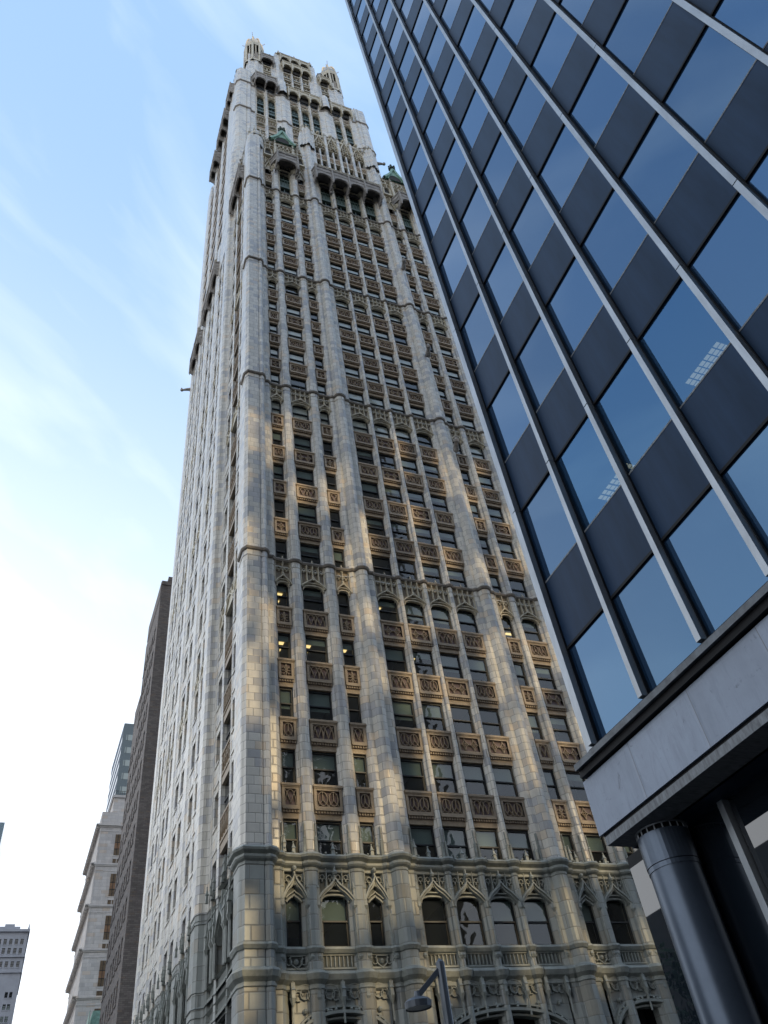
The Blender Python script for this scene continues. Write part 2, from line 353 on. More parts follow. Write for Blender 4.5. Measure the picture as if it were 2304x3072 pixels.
# --- brown spandrel panels (mesh data shared by size and pattern)
def tracery(m, u0, u1, v0, v1, pat, w0, w1, mi, unit):
    n = max(1, round((u1-u0)/unit)); cw = (u1-u0)/n; h = v1-v0; t = .045
    for i in range(n):
        a = u0+i*cw; c = a+cw/2; b = a+cw
        if pat == 0:   # pointed ovals with tails
            m.ribbon([(c+math.sin(q)*cw*.42, v0+h*(.5-.46*math.cos(q))) for q in [2*math.pi*j/14 for j in range(15)]], t, w0, w1, mi)
            m.ribbon([(a, v0), (c, v0+h*.42), (b, v0)], t, w0, w1, mi); m.ribbon([(c, v0+h*.42), (c, v1)], t, w0, w1, mi)
        elif pat == 1:  # interlaced pointed arches
            m.ribbon([(a, v0)] + [(a+cw*(1-math.cos(q))*.5, v0+h*math.sin(q)) for q in [j*math.pi/2/7 for j in range(8)]], t, w0, w1, mi)
            m.ribbon([(b, v0)] + [(b-cw*(1-math.cos(q))*.5, v0+h*math.sin(q)) for q in [j*math.pi/2/7 for j in range(8)]], t, w0, w1, mi)
            m.ribbon([(a, v1), (a+cw*.3, v0+h*.55), (c, v0+h*.12), (b-cw*.3, v0+h*.55), (b, v1)], t, w0, w1, mi)
        elif pat == 2:  # curved star
            for sx, sy in ((a, v0), (b, v0), (b, v1), (a, v1)):
                m.ribbon([(c+(sx-c)*(1-math.sin(q)), v0+h/2+(sy-v0-h/2)*(1-math.cos(q))) for q in [j*math.pi/2/6 for j in range(7)]], t, w0, w1, mi)
            m.ribbon(arc(c, v0+h/2, min(cw, h)*.13, 0, 360, 8), t, w0, w1, mi)
        elif pat == 3:  # fleur
            m.ribbon([(c, v0), (c, v1-.02)], t*1.3, w0, w1, mi); m.ribbon([(a+.02, v0+h*.42), (b-.02, v0+h*.42)], t, w0, w1, mi)
            for sg in (-1, 1):
                m.ribbon([(c, v0+h*.45), (c+sg*cw*.30, v0+h*.72), (c+sg*cw*.44, v0+h*.58)], t, w0, w1, mi)
                m.ribbon([(c, v0+h*.42), (c+sg*cw*.26, v0+h*.12), (c+sg*cw*.44, v0+h*.22)], t, w0, w1, mi)
            m.ribbon([(c-cw*.14, v0+h*.62), (c, v1), (c+cw*.14, v0+h*.62)], t, w0, w1, mi)
SPC = {}
def spandrel_mesh(wd, pat):
    if (wd, pat) in SPC: return SPC[(wd, pat)]
    m = MB(); a, b = -.05, wd+.05; H = -1.33
    m.box(a-.04, b+.04, -.13, 0, -.3, .21, 0); m.box(a-.01, b+.01, -.19, -.13, -.3, .17, 0)
    fb = .15
    m.box(a, a+fb, H, -.19, -.3, .14, 0); m.box(b-fb, b, H, -.19, -.3, .14, 0)
    m.box(a+fb, b-fb, H, H+.16, -.3, .14, 0); m.box(a+fb, b-fb, -.30, -.19, -.3, .14, 0)
    m.face([(a+fb, H+.16, .0), (b-fb, H+.16, .0), (b-fb, -.3, .0), (a+fb, -.3, .0)], 1)
    for uu in (a+fb, b-fb): m.face([(uu, H+.16, .0), (uu, -.3, .0), (uu, -.3, .14), (uu, H+.16, .14)], 0)
    tracery(m, a+fb+.02, b-fb-.02, H+.18, -.32, pat, .0, .12, 0, .5 if wd > 1 else .56)
    m.box(a+.03, b-.03, H-.07, H, -.3, .18, 0)
    nd = int((b-a)/.15)
    for i in range(nd):
        u = a+.08+(b-a-.16)*i/(nd-1); m.box(u-.045, u+.045, H-.20, H-.07, -.3, .11, 0)
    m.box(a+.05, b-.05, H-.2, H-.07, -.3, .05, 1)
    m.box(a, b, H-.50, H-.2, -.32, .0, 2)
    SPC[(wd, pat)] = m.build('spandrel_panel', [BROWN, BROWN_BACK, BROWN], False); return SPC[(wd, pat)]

def merge_mesh(name, items, mats, parent, kind=None):
    """items: (mesh, loc, rz) baked into one part"""
    v = []; f = []; mi = []; uv = []
    for me, loc, rz in items:
        M = Matrix.Translation(loc) @ Matrix.Rotation(rz, 4, 'Z'); o = len(v)
        v += [tuple(M @ x.co) for x in me.vertices]; f += [tuple(i+o for i in p.vertices) for p in me.polygons]
        mi += [p.material_index for p in me.polygons]; uv += [tuple(d.uv) for d in me.uv_layers[0].data]
    m = MB(); m.v = v; m.f = f; m.mi = mi; m.uv = uv
    o = m.build(name, mats, parent)
    if kind: o['kind'] = kind
    return o

# --- double-hung windows
WNC = {}
def window_meshes(wd, h, arch):
    key = (wd, round(h, 2), arch)
    if key in WNC: return WNC[key]
    m = MB(); fw_ = .085; d0, d1 = -.30, -.15
    top = h
    m.box(0, fw_, 0, top, d0, d1); m.box(wd-fw_, wd, 0, top, d0, d1); m.box(fw_, wd-fw_, 0, .10, d0, d1); m.box(fw_, wd-fw_, top-.12, top, d0, d1)
    m.box(fw_, wd-fw_, h*.48, h*.48+.075, d0+.02, d1+.02)
    m.box(fw_, fw_+.045, .1, h*.48, d0+.02, d1-.04); m.box(wd-fw_-.045, wd-fw_, .1, h*.48, d0+.02, d1-.04)
    fr = m.build('window', [FRAME], False)
    p = MB(); p.face([(fw_, .08, -.23), (wd-fw_, .08, -.23), (wd-fw_, h*.5, -.23), (fw_, h*.5, -.23)])
    p.face([(fw_, h*.5, -.21), (wd-fw_, h*.5, -.21), (wd-fw_, top-.08, -.21), (fw_, top-.08, -.21)])
    pn = p.build('pane', [PANE], False)
    bl = []
    for frac in (.25, .52, .62, .97):
        b = MB(); b.face([(fw_, top*(1-frac), -.31), (wd-fw_, top*(1-frac), -.31), (wd-fw_, top-.05, -.31), (fw_, top-.05, -.31)])
        bl.append(b.build('blind', [BLIND_G], False))
    WNC[key] = (fr, pn, bl); return WNC[key]
BLW = {}
win_rest = []; span_rest = []; nwin = nspan = 0
lights = MB(FRONT)
LIT = {(5, 0), (4, 0), (4, 1), (4, 2), (5, 3), (4, 4), (1, 3), (1, 6), (8, 5), (5, 8), (3, 8), (2, 8), (7, 3), (6, 5)}
for k in range(1, 21):
    arched = k % 5 == 0
    for bi, (u0, u1, ty) in enumerate(BAYS):
        wd = WIN_N if ty == 'N' else WIN_W; uo = (u0+u1)/2-wd/2
        zb = S(k-1)+(.0 if k > 1 else .02); zt = S(k)-1.83+(.05 if arched else 0)
        fr, pn, bl = window_meshes(wd, zt-zb, arched)
        br = rnd.random(); bk = None
        if k <= 2: bk = 1 if br < .75 else 3
        elif k <= 9: bk = (0 if br < .3 else 1 if br < .55 else 2 if br < .7 else None)
        else: bk = (1 if br < .25 else 2 if br < .45 else 3 if br < .93 else None)
        if (k, bi) in LIT: bk = 0 if k > 1 else 1
        loc = (uo, YF, zb)
        if k <= 9:
            wo_ = link('window', fr, T, loc); link('pane', pn, wo_, sub=True)
            if bk is not None:
                o = link('blind', bl[bk], wo_, sub=True)
        else:
            win_rest += [(fr, loc, 0), (pn, loc, 0)]
            if bk is not None: win_rest.append((bl[bk], loc, 0))
        if (k, bi) in LIT:
            zc = S(k)-1.72
            lights.face([(u0-.1, zc, -1.5), (u0+.75, zc, -1.5), (u0+.75, zc, -1.2), (u0-.1, zc, -1.2)])
            lights.face([(u0-.1, zc, -2.2), (u0+.75, zc, -2.2), (u0+.75, zc, -1.95), (u0-.1, zc, -1.95)])
        if not arched:
            pat = (rnd.randrange(3) if ty == 'W' else rnd.randrange(4))
            me = spandrel_mesh(wd, pat); loc = (uo, YF, S(k))
            if k <= 12: link('spandrel_panel', me, T, loc); nspan += 1
            else: span_rest.append((me, loc, 0))
lights.build('ceiling_light', LAMPG, T)
def merge_win(items, parent):
    # keep the three materials apart
    v = []
    mm = {'window': 0, 'pane': 1, 'blind': 2}
    out = []
    for me, loc, rz in items: out.append((me, loc, rz))
    vv = []; f = []; mi = []; uv = []
    for me, loc, rz in out:
        M = Matrix.Translation(loc) @ Matrix.Rotation(rz, 4, 'Z'); o = len(vv)
        vv += [tuple(M @ x.co) for x in me.vertices]; f += [tuple(i+o for i in p.vertices) for p in me.polygons]
        mi += [mm[me.name.split('.')[0]]]*len(me.polygons); uv += [tuple(d.uv) for d in me.uv_layers[0].data]
    m = MB(); m.v = vv; m.f = f; m.mi = mi; m.uv = uv
    o = m.build('window', [FRAME, PANE, BLIND_SKY], parent); o['kind'] = 'stuff'; return o

# --- carved heads of every fifth storey
HD = {}
def head_mesh(wd, gap, mats, zlo=-1.78, rise=.42, ztop=-.12, pointed=False):
    key = (round(wd, 2), round(gap, 2), mats[0].name, pointed)
    if key in HD: return HD[key]
    m = MB(); a, b = -gap/2, wd+gap/2
    arch = seg_arch(0, wd, zlo-rise, rise) if not pointed else ogee(0.02, wd-.02, zlo-rise, rise)
    for p, q in zip(arch[:-1], arch[1:]):
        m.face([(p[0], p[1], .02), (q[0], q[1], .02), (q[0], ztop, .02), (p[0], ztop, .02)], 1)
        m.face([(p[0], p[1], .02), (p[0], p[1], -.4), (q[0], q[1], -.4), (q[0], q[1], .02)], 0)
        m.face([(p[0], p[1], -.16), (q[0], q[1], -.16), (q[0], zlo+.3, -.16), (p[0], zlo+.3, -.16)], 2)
    for x0, x1 in ((a, 0), (wd, b)):
        m.face([(x0, zlo-rise-.1, .02), (x1, zlo-rise-.1, .02), (x1, ztop, .02), (x0, ztop, .02)], 1)
    rb = m.ribbon
    rb(arch, .12, .0, .10, 0); rb([(p[0]*1.06-wd*.03, p[1]+.16) for p in arch], .09, .02, .16, 0)
    og = ogee(-.16, wd+.16, zlo-.22, .78); rb(og, .11, .02, .24, 0)
    H = ztop-.02
    cx = wd/2
    nv = 2 if wd < 1 else 4
    for i in range(nv+1):
        x = -.10+(wd+.20)*i/nv
        yb = [q for q in og if q[0] <= x+.01][-1][1] if x > og[0][0] else og[0][1]
        rb([(x, yb), (x, H)], .07, .02, .20, 0)
        if i < nv:
            x2 = -.10+(wd+.20)*(i+1)/nv; c = (x+x2)/2; r = (x2-x)/2
            rb(arc(c, H-r*.9, r, 0, 180, 6), .055, .02, .13, 0)
            rb(arc(c, H-r*2.1, r*.55, -30, 300, 8), .06, .02, .15, 0)
            for sg in (-1, 1): rb(arc(c+sg*r*.5, H-r*2.9, r*.45, 90-sg*90, 90+sg*120, 5), .05, .02, .13, 0)
    m.ball(cx, zlo+.62, .16, .10, 0); m.ball(cx, zlo+.42, .18, .08, 0)
    m.box(a, b, ztop-.06, ztop+.1, -.1, .10, 0)
    m.pinnacle(cx, .12, ztop+.1, .42, .09, 0)
    HD[key] = m.build('tracery_head', [mats[0], mats[1], FRAME], False); return HD[key]
for k in (5, 10, 15, 20):
    for (u0, u1, ty) in BAYS:
        wd = u1-u0; me = head_mesh(wd, .3, (ORN, ORN_BACK))
        link('tracery_head', me, T, (u0, YF, S(k)))

# --- two-storey base above the street arches
m = MB(FRONT)
for (u0, u1, ty) in BAYS:
    gl_ = [(u0-.0, 13.2), (u1+.0, 13.2)]
base_panes = MB()
for (u0, u1, ty) in BAYS:
    wd = u1-u0
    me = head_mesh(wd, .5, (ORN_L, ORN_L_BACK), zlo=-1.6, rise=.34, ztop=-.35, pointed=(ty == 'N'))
    link('tracery_head', me, T, (u0, YF, 17.1))
    fr, pn, bl = window_meshes(wd, 15.55-13.2, False)
    wo_ = link('window', fr, T, (u0, YF, 13.2)); link('pane', pn, wo_, sub=True)
    if rnd.random() < .6: link('blind', bl[1], wo_, sub=True)
    mm = MB(FRONT)
    og = ogee(u0-.24, u1+.24, 15.2, 1.15 if ty == 'N' else 1.0)
    mm.ribbon(og, .13, .05, .36, 0); mm.ribbon([(p[0], p[1]-.16) for p in og], .09, .05, .28, 0)
    mm.ribbon([((u0+u1)/2, og[8][1]), ((u0+u1)/2, 16.9)], .12, .05, .30, 0)
    mm.ball((u0+u1)/2, og[8][1]+.28, .30, .13, 0)
    for sg, uu in ((-1, u0-.22), (1, u1+.22)):
        mm.cone(uu, .22, .05, .16, 14.75, 14.95, 6, 0); mm.cone(uu, .22, .16, .13, 14.95, 15.3, 6, 0)
        mm.cone(uu, .22, .09, .09, 13.2, 14.6, 6, 0); mm.pinnacle(uu, .26, 15.3, 1.0, .09, 0); mm.cone(uu, .22, .02, .05, 14.55, 14.78, 6, 0)
    mm.build('window_hood', ORN_L, T)
# belt of shields and figures between the two lower cornices, canopies and arches below
for (u0, u1, ty) in BAYS:
    mm = MB(FRONT); c = (u0+u1)/2
    mm.face([(u0-.6, 11.9, .03), (u1+.6, 11.9, .03), (u1+.6, 13.2, .03), (u0-.6, 13.2, .03)], 1)
    mm.box(u0-.1, u1+.1, 12.25, 12.33, 0, .12, 0); mm.box(u0-.1, u1+.1, 12.82, 12.9, 0, .12, 0)
    if ty == 'N':
        mm.ribbon([(c-.28, 12.8), (c+.28, 12.8), (c+.26, 12.5), (c, 12.28), (c-.26, 12.5), (c-.28, 12.8)], .07, .03, .16, 0)
        mm.ball(c, 12.58, .06, .13, 0)
        for sg in (-1, 1): mm.ribbon(arc(c+sg*.36, 12.58, .14, 90, 90+sg*250, 8), .06, .03, .14, 0)
    else:
        for i in range(7): mm.ribbon([(u0+.1+(u1-u0-.2)*i/6, 12.35), (u0+.1+(u1-u0-.2)*i/6, 12.8)], .07, .03, .12, 0)
    for uu in (u0-.3, u1+.3):
        mm.box(uu-.16, uu+.16, 12.62, 12.95, 0, .30, 0); mm.cone(uu, .14, .08, .2, 12.15, 12.62, 6, 0); mm.ball(uu, 12.72, .26, .15, 0)
    mm.build('frieze_panel', [ORN_L, ORN_L_BACK], T)
def street_arch(u0, u1, zs, rise, z1=11.7):
    mm = MB(FRONT); ar = seg_arch(u0, u1, zs, rise, 20, 2.2)
    for p, q in zip(ar[:-1], ar[1:]):
        mm.face([(p[0], p[1], .05), (q[0], q[1], .05), (q[0], z1, .05), (p[0], z1, .05)], 1)
        mm.face([(p[0], p[1], .05), (p[0], p[1], -1.0), (q[0], q[1], -1.0), (q[0], q[1], .05)], 0)
    mm.ribbon(ar, .2, .0, .30, 0); mm.ribbon([(p[0], p[1]+.22) for p in ar], .12, .05, .22, 0); mm.ribbon([(p[0], p[1]-.2) for p in ar], .14, -.3, .1, 0)
    n = max(3, int((u1-u0)/1.15))
    for i in range(n+1):
        u = u0+(u1-u0)*i/n
        mm.box(u-.09, u+.09, 11.1, z1, 0, .34, 0); mm.cone(u, .26, .03, .16, 10.75, 11.1, 6, 0); mm.cone(u, .26, .05, .05, 10.1, 10.75, 6, 0); mm.pinnacle(u, .3, 11.1, .7, .11, 0)
        if i < n:
            c = u+(u1-u0)/n/2; r = (u1-u0)/n*.42
            mm.ribbon(arc(c, 11.15, r, 0, 180, 8), .08, .05, .2, 0); mm.ribbon(arc(c, 11.28, r*.45, 0, 360, 8), .07, .05, .17, 0)
            for sg in (-1, 1): mm.ribbon(arc(c+sg*r*.6, 11.2, r*.4, 0, 300, 6), .06, .05, .16, 0)
            mm.ball(c, 10.62, .12, .12, 0)
    for i in range(24):
        p = ar[min(20, int(i*20/23))]; mm.ball(p[0], p[1]+.12, .2, .075, 0)
    mm.face([(u0, 0, -1.0), (u1, 0, -1.0), (u1, zs+rise, -1.0), (u0, zs+rise, -1.0)], 2)
    for i in range(1, 5): mm.box(u0+(u1-u0)*i/5-.06, u0+(u1-u0)*i/5+.06, 0, zs+rise-.1, -.98, -.85, 3)
    mm.box(u0, u1, zs-.3, zs-.1, -.98, -.85, 3)
    mm.build('street_arch', [ORN_L, TERRA_L, DARK, FRAME], T)
street_arch(11.35, 16.0, 9.0, 1.55); street_arch(18.35, 25.4, 8.9, 1.5); street_arch(27.75, 32.4, 9.0, 1.55)
m = MB(FRONT)
for uu in (11.2, 16.1, 18.2, 25.5, 27.7, 32.5):
    m.pinnacle(uu-.1, .42, 17.35, .95, .10, 0)
for (u0, u1, ty) in BAYS:
    m.pinnacle((u0+u1)/2, .25, 17.3, .68, .12, 0)
    for uu in (u0-.16, u1+.16):
        m.cone(uu, .3, .10, .08, 17.3, 18.1, 5, 0); m.ball(uu, 18.15, .3, .09, 0); m.ribbon([(uu, 18.2), (uu, 18.9)], .04, .2, .34, 0)
for i in range(46):
    u = 9.3+25.2*i/45; m.ball(u, 17.36, .42 if not 9 < u < 11 else .9, .06, 0)
m.build('cornice_finial', ORN_L, T)

# --- interior: floors, back wall, seen through the panes
m = MB(FRONT)
for k in range(0, 21):
    zc = S(k)-1.66
    m.face([(10.6, zc, -.46), (33.2, zc, -.46), (33.2, zc, -6), (10.6, zc, -6)], 0)
    m.face([(10.6, S(k)-.02, -.46), (33.2, S(k)-.02, -.46), (33.2, S(k)-.02, -6), (10.6, S(k)-.02, -6)], 1)
m.face([(10.6, 12.9, -6), (33.2, 12.9, -6), (33.2, 100, -6), (10.6, 100, -6)], 1)
for uu in (10.6, 14.86, 17.1, 19.9, 21.85, 23.85, 26.6, 30.0, 33.2):
    m.face([(uu, 12.9, -.5), (uu, 12.9, -6), (uu, 100, -6), (uu, 100, -.5)], 1)
m.build('interior', [CEIL, DARK], T)

# --- front wing above the last belt: tall green windows, balconies, parapets, gables
def green_window(F, u0, u1, z0, z1, rise=.6, steps=((.0, .08, 'g'), (.08, .36, 'd'), (.36, .42, 'g'), (.42, .68, 'p'), (.68, .72, 'g'), (.72, 1, 'd'))):
    m = MB(F); h = z1-z0
    for a, b, kd in steps:
        za, zb_ = z0+h*a, z0+h*b
        if kd == 'd':
            m.face([(u0, za, -.38), (u1, za, -.38), (u1, zb_, -.38), (u0, zb_, -.38)], 1)
            m.box((u0+u1)/2-.04, (u0+u1)/2+.04, za, zb_, -.38, -.3, 0)
            m.box(u0, u1, (za+zb_)/2-.05, (za+zb_)/2+.05, -.38, -.3, 0)
        elif kd == 'g': m.box(u0, u1, za, zb_, -.4, -.12, 0)
        else:
            m.box(u0, u1, za, zb_, -.4, -.22, 0)
            n = 4
            for i in range(n):
                a0 = u0+(u1-u0)*i/n; a1 = u0+(u1-u0)*(i+1)/n
                m.ribbon(arc((a0+a1)/2, zb_-.35, (a1-a0)*.42, 0, 180, 6), .06, -.22, -.12, 0); m.ribbon([(a0, za), (a0, zb_)], .06, -.22, -.12, 0)
    ar = seg_arch(u0, u1, z1-rise, rise)
    for p, q in zip(ar[:-1], ar[1:]):
        m.face([(p[0], p[1], .0), (q[0], q[1], .0), (q[0], z1+.35, .0), (p[0], z1+.35, .0)], 2)
        m.face([(p[0], p[1], .0), (p[0], p[1], -.42), (q[0], q[1], -.42), (q[0], q[1], .0)], 2)
    m.ribbon([(u0, z0)]+ar+[(u1, z0)], .16, -.2, .06, 2); m.ribbon([(p[0], p[1]+.22) for p in ar], .12, .0, .2, 2)
    return m.build('window', [GREENP, PANE_D, ORN], T)
for (u0, u1, ty) in BAYS:
    if ty == 'W': green_window(FRONT, u0, u1, S(20)+.1, 101.7)
    else:
        mm = MB(FRONT); zb = S(20)+.1
        mm.face([(u0, zb, -.4), (u1, zb, -.4), (u1, 102.2, -.4), (u0, 102.2, -.4)], 1)
        mm.box(u0, u1, zb+2.6, zb+4.1, -.4, .05, 0); mm.box(u0-.03, u1+.03, zb+4.0, zb+4.15, -.4, .15, 0); mm.box(u0, u1, zb+2.35, zb+2.6, -.4, .0, 2)
        tracery(mm, u0+.1, u1-.1, zb+2.75, zb+3.9, 1, .05, .14, 0, .5)
        ar = seg_arch(u0, u1, 100.6, .6)
        for p, q in zip(ar[:-1], ar[1:]):
            mm.face([(p[0], p[1], .02), (q[0], q[1], .02), (q[0], 104.2, .02), (p[0], 104.2, .02)], 2)
        mm.ribbon([(p[0], p[1]+.1) for p in ogee(u0-.1, u1+.1, 100.7, 2.6)], .12, .02, .24, 2)
        for i in range(3): mm.ribbon(arc((u0+u1)/2, 103.2+i*.5, .25, 0, 300, 8), .07, .02, .16, 2)
        mm.build('window', [BROWN, PANE_D, ORN], T)
# capitals where the slender shafts end
m = MB(FRONT)
for (k, pf), zt in zip(PIERS, PTOP):
    if k == 'm':
        u = (pf[0][0]+pf[-1][0])/2; m.cone(u, .2, .28, .52, zt-.6, zt+.1, 8, 0); m.pinnacle(u, .35, zt, 1.6, .22, 0)
        for sg in (-1, 1): m.ball(u+sg*.3, zt-.1, .42, .16, 0)
m.build('capital', ORN, T)

def balcony(F, u0, u1, n, z0, z1, dep, ztip=None, mats=(SOOT, ORN), cut=.9, name='balcony', crest=1.0, slope=.55):
    """bay canopy: arched lower edge on every side, hollow dark soffit, battlement above"""
    m = MB(F); zt = z1; rise = z1-z0
    pl = [(u0, -.1), (u0+slope, dep), (u1-slope, dep), (u1, -.1)]
    def side(a, b, n):
        for i in range(n):
            t0, t1 = i/n, (i+1)/n; K = 8
            for j in range(K):
                ta = t0+(t1-t0)*j/K; tb = t0+(t1-t0)*(j+1)/K
                def lo(t):
                    x = abs(2*(t-t0)/(t1-t0)-1); return z0+rise*cut*.5*(max(0, 1-x**2.4))**.5
                pa = (a[0]+(b[0]-a[0])*ta, a[1]+(b[1]-a[1])*ta); pb = (a[0]+(b[0]-a[0])*tb, a[1]+(b[1]-a[1])*tb)
                nx, ny = (b[1]-a[1]), -(b[0]-a[0]); l = math.hypot(nx, ny) or 1; nx, ny = nx/l*.22, ny/l*.22
                m.face([(pa[0], lo(ta), pa[1]), (pb[0], lo(tb), pb[1]), (pb[0], zt, pb[1]), (pa[0], zt, pa[1])], 0)
                m.face([(pa[0], lo(ta), pa[1]), (pb[0], lo(tb), pb[1]), (pb[0]+nx, lo(tb), pb[1]+ny), (pa[0]+nx, lo(ta), pa[1]+ny)], 0)
    side(pl[0], pl[1], 1); side(pl[1], pl[2], n); side(pl[2], pl[3], 1)
    # soffit vaults: one sloping shell per arch, ribs between
    zs = z1-rise*.22
    m.face([(u0, zs, -.1), (u0+slope, zs, dep), (u1-slope, zs, dep), (u1, zs, -.1)], 0)
    m.box(u0+.15, u1-.15, z1-rise*.8, zs, -.05, .06, 2)  # dark plate added behind the arches, painted in place of deep shade
    m.face([(u0, zt, -.1), (u0+slope, zt, dep), (u1-slope, zt, dep), (u1, zt, -.1)], 0)
    for i in range(n+1):
        u = u0+slope+(u1-u0-2*slope)*i/n
        m.box(u-.10, u+.10, z0, z1+.15, dep-.12, dep+.12, 0); m.cone(u, dep, .03, .15, z0-.5, z0, 6, 0)
        for q in range(4):
            a, b = q/4, (q+1)/4
            m.box(u-.08, u+.08, z0-.9+.9*(a**.5), zs, dep*a, dep*b, 0)
        m.pinnacle(u, dep, z1, 1.0*crest, .14, 1)
    m.molding([pl[0], pl[1], pl[2], pl[3]], [(0, z1-.25), (.10, z1-.2), (.14, z1-.05), (.05, z1+.05), (0, z1+.08)], 0)
    m.molding([pl[0], pl[1], pl[2], pl[3]], [(0, z1-.95*rise*.4), (.06, z1-.9*rise*.4), (0, z1-.85*rise*.4)], 0)
    if crest:
        k = max(4, int((u1-u0)/.5))
        for i in range(k):
            u = u0+slope+(u1-u0-2*slope)*(i+.5)/k
            m.ribbon(arc(u, z1+.25, .16, 0, 360, 7), .07, dep-.05, dep+.06, 1); m.box(u-.03, u+.03, z1, z1+.5, dep-.05, dep+.05, 1)
        m.box(u0+slope, u1-slope, z1+.45, z1+.55, dep-.06, dep+.08, 1)
    return m.build(name, list(mats)+[DARK], T)
balcony(FRONT, 11.7, 15.7, 1, 100.9, 103.9, 1.5, slope=.7)
balcony(FRONT, 16.9, 26.6, 4, 100.3, 103.4, 1.5, slope=.45)
balcony(FRONT, 28.2, 31.9, 1, 100.9, 103.9, 1.5, slope=.7)

# carved attic of the side bays with small dormers, parapet and copper gable
def attic(u0, u1, z0, z1, name='attic'):
    m = MB(FRONT)
    m.face([(u0, z0, .0), (u1, z0, .0), (u1, z1, .0), (u0, z1, .0)], 1)
    m.box(u0, u1, z1-.2, z1, -.2, .2, 0)
    n = int((u1-u0)/.62)
    for i in range(n):
        a = u0+(u1-u0)*i/n; c = a+(u1-u0)/n/2
        for r_ in range(int((z1-z0)/1.05)):
            z = z0+.2+r_*1.05
            m.ribbon(arc(c, z+.4, .26, 0, 180, 6), .10, .0, .16+.1*((i+r_) % 2), 0)
            m.ribbon(arc(c, z+.25, .12, 0, 360, 6), .07, .0, .16, 0)
        m.ribbon([(a, z0), (a, z1+.3)], .12, .0, .24, 0)
        m.pinnacle(a, .12, z1, 1.0+.5*(i % 2), .15, 0)
    return m
for a, b, wc in ((10.6, 16.2, 13.66), (27.5, 33.2, 29.96)):
    m = attic(a, b, 102.5, 108.9)
    for uu in (wc-2.1, wc+2.1):
        ar = seg_arch(uu-.45, uu+.45, 106.2, .5)
        m.face([(p[0], p[1], .27) for p in ar]+[(uu+.45, 104.9, .27), (uu-.45, 104.9, .27)], 2)
        m.ribbon([(uu-.5, 104.9)]+[(p[0], p[1]+.08) for p in ar]+[(uu+.5, 104.9)], .16, .1, .5, 0); m.box(uu-.6, uu+.6, 104.6, 104.9, .0, .5, 0)
    for uu in (wc-1.2, wc+1.2): m.box(uu-.16, uu+.16, 103, 108.4, .0, .6, 0); m.pinnacle(uu, .45, 108.2, 2.2, .22, 0)
    m.box(a, b, 108.9, 111.4, -.5, -.1, 1)
    for i in range(5):
        m.ribbon(arc(wc-1.1+.55*i, 107.6, .25, 0, 360, 7), .12, .05, .4, 0); m.ribbon(ogee(wc-1.4+.55*i, wc-.85+.55*i, 108.2, .9), .1, .05, .36, 0); m.pinnacle(wc-1.1+.55*i, .2, 109.0, 1.3, .14, 0)
    for i in range(12):
        x = a+.3+(b-a-.6)*i/11; m.ribbon(arc(x, 110.2, .22, 0, 360, 7), .1, -.1, .08, 0)
        if abs(x-wc) > 1.6: m.pinnacle(x, -.2, 111.3, 1.0, .14, 0)
    m.build('parapet', [ORN, ORN_BACK, DARK], T)
    # gable
    gm = MB(lambda u, v, w: (u, YF-w-.75, v)); zb, za = 111.3, 115.0; hw = 1.75
    prof = [(wc-hw, zb), (wc-hw*.72, zb+.7), (wc-hw*.4, zb+1.75), (wc-.18, za-.25), (wc, za), (wc+.18, za-.25), (wc+hw*.4, zb+1.75), (wc+hw*.72, zb+.7), (wc+hw, zb)]
    ar = seg_arch(wc-.95, wc+.95, zb+.1, 1.45, 12, 2.0)
    for w0 in (-.7,):
        gm.ribbon([(p[0], p[1]-.12) for p in prof], .42, -.8, -.35, 0, taper=.8)
    inner = [(wc-hw+.25, zb)]+[(p[0], p[1]-.2) for p in prof[1:-1]]+[(wc+hw-.25, zb)]
    K = len(ar)
    for i in range(K-1):
        t0, t1 = i/(K-1), (i+1)/(K-1)
        def top(t):
            x = t*(len(inner)-1); j = min(int(x), len(inner)-2); fr_ = x-j
            return (inner[j][0]+(inner[j+1][0]-inner[j][0])*fr_, inner[j][1]+(inner[j+1][1]-inner[j][1])*fr_)
        p, q = ar[i], ar[i+1]; tp, tq = top(t0), top(t1)
        gm.face([(p[0], p[1], -.55), (q[0], q[1], -.55), (tq[0], tq[1], -.55), (tp[0], tp[1], -.55)], 0)
        gm.face([(p[0], p[1], -.55), (q[0], q[1], -.55), (q[0], q[1], -1.6), (p[0], p[1], -1.6)], 0)
    gm.face([(wc-1, zb, -.59), (wc+1, zb, -.59), (wc+.8, zb+1.6, -.59), (wc-.8, zb+1.6, -.59)], 1)
    for sg in (-1, 1):
        gm.face([(wc, za, -.6), (wc, za, -6), (wc+sg*hw, zb, -6), (wc+sg*hw, zb, -.6)], 0)
    go = gm.build('gable', [COPPER, DARK], T)
    fm = MB(lambda u, v, w: (u, YF-w-.75, v))
    fm.cone(wc, -.6, .14, .08, za-.2, za+.7, 6, 0)
    for dz in (.45, .95):
        for q in range(4):
            a_ = math.pi/4+q*math.pi/2; fm.ball(wc+.36*math.cos(a_), za+dz, -.6+.36*math.sin(a_), .17, 0); fm.ball(wc+.16*math.cos(a_), za+dz, -.6+.16*math.sin(a_), .13, 0)
        for sg in (-1, 1): fm.ball(wc+sg*.42, za+dz, -.6, .15, 0)
    fm.ball(wc, za+1.3, -.6, .2, 0)
    fo = fm.build('finial', GREENP, None); fo.parent = go

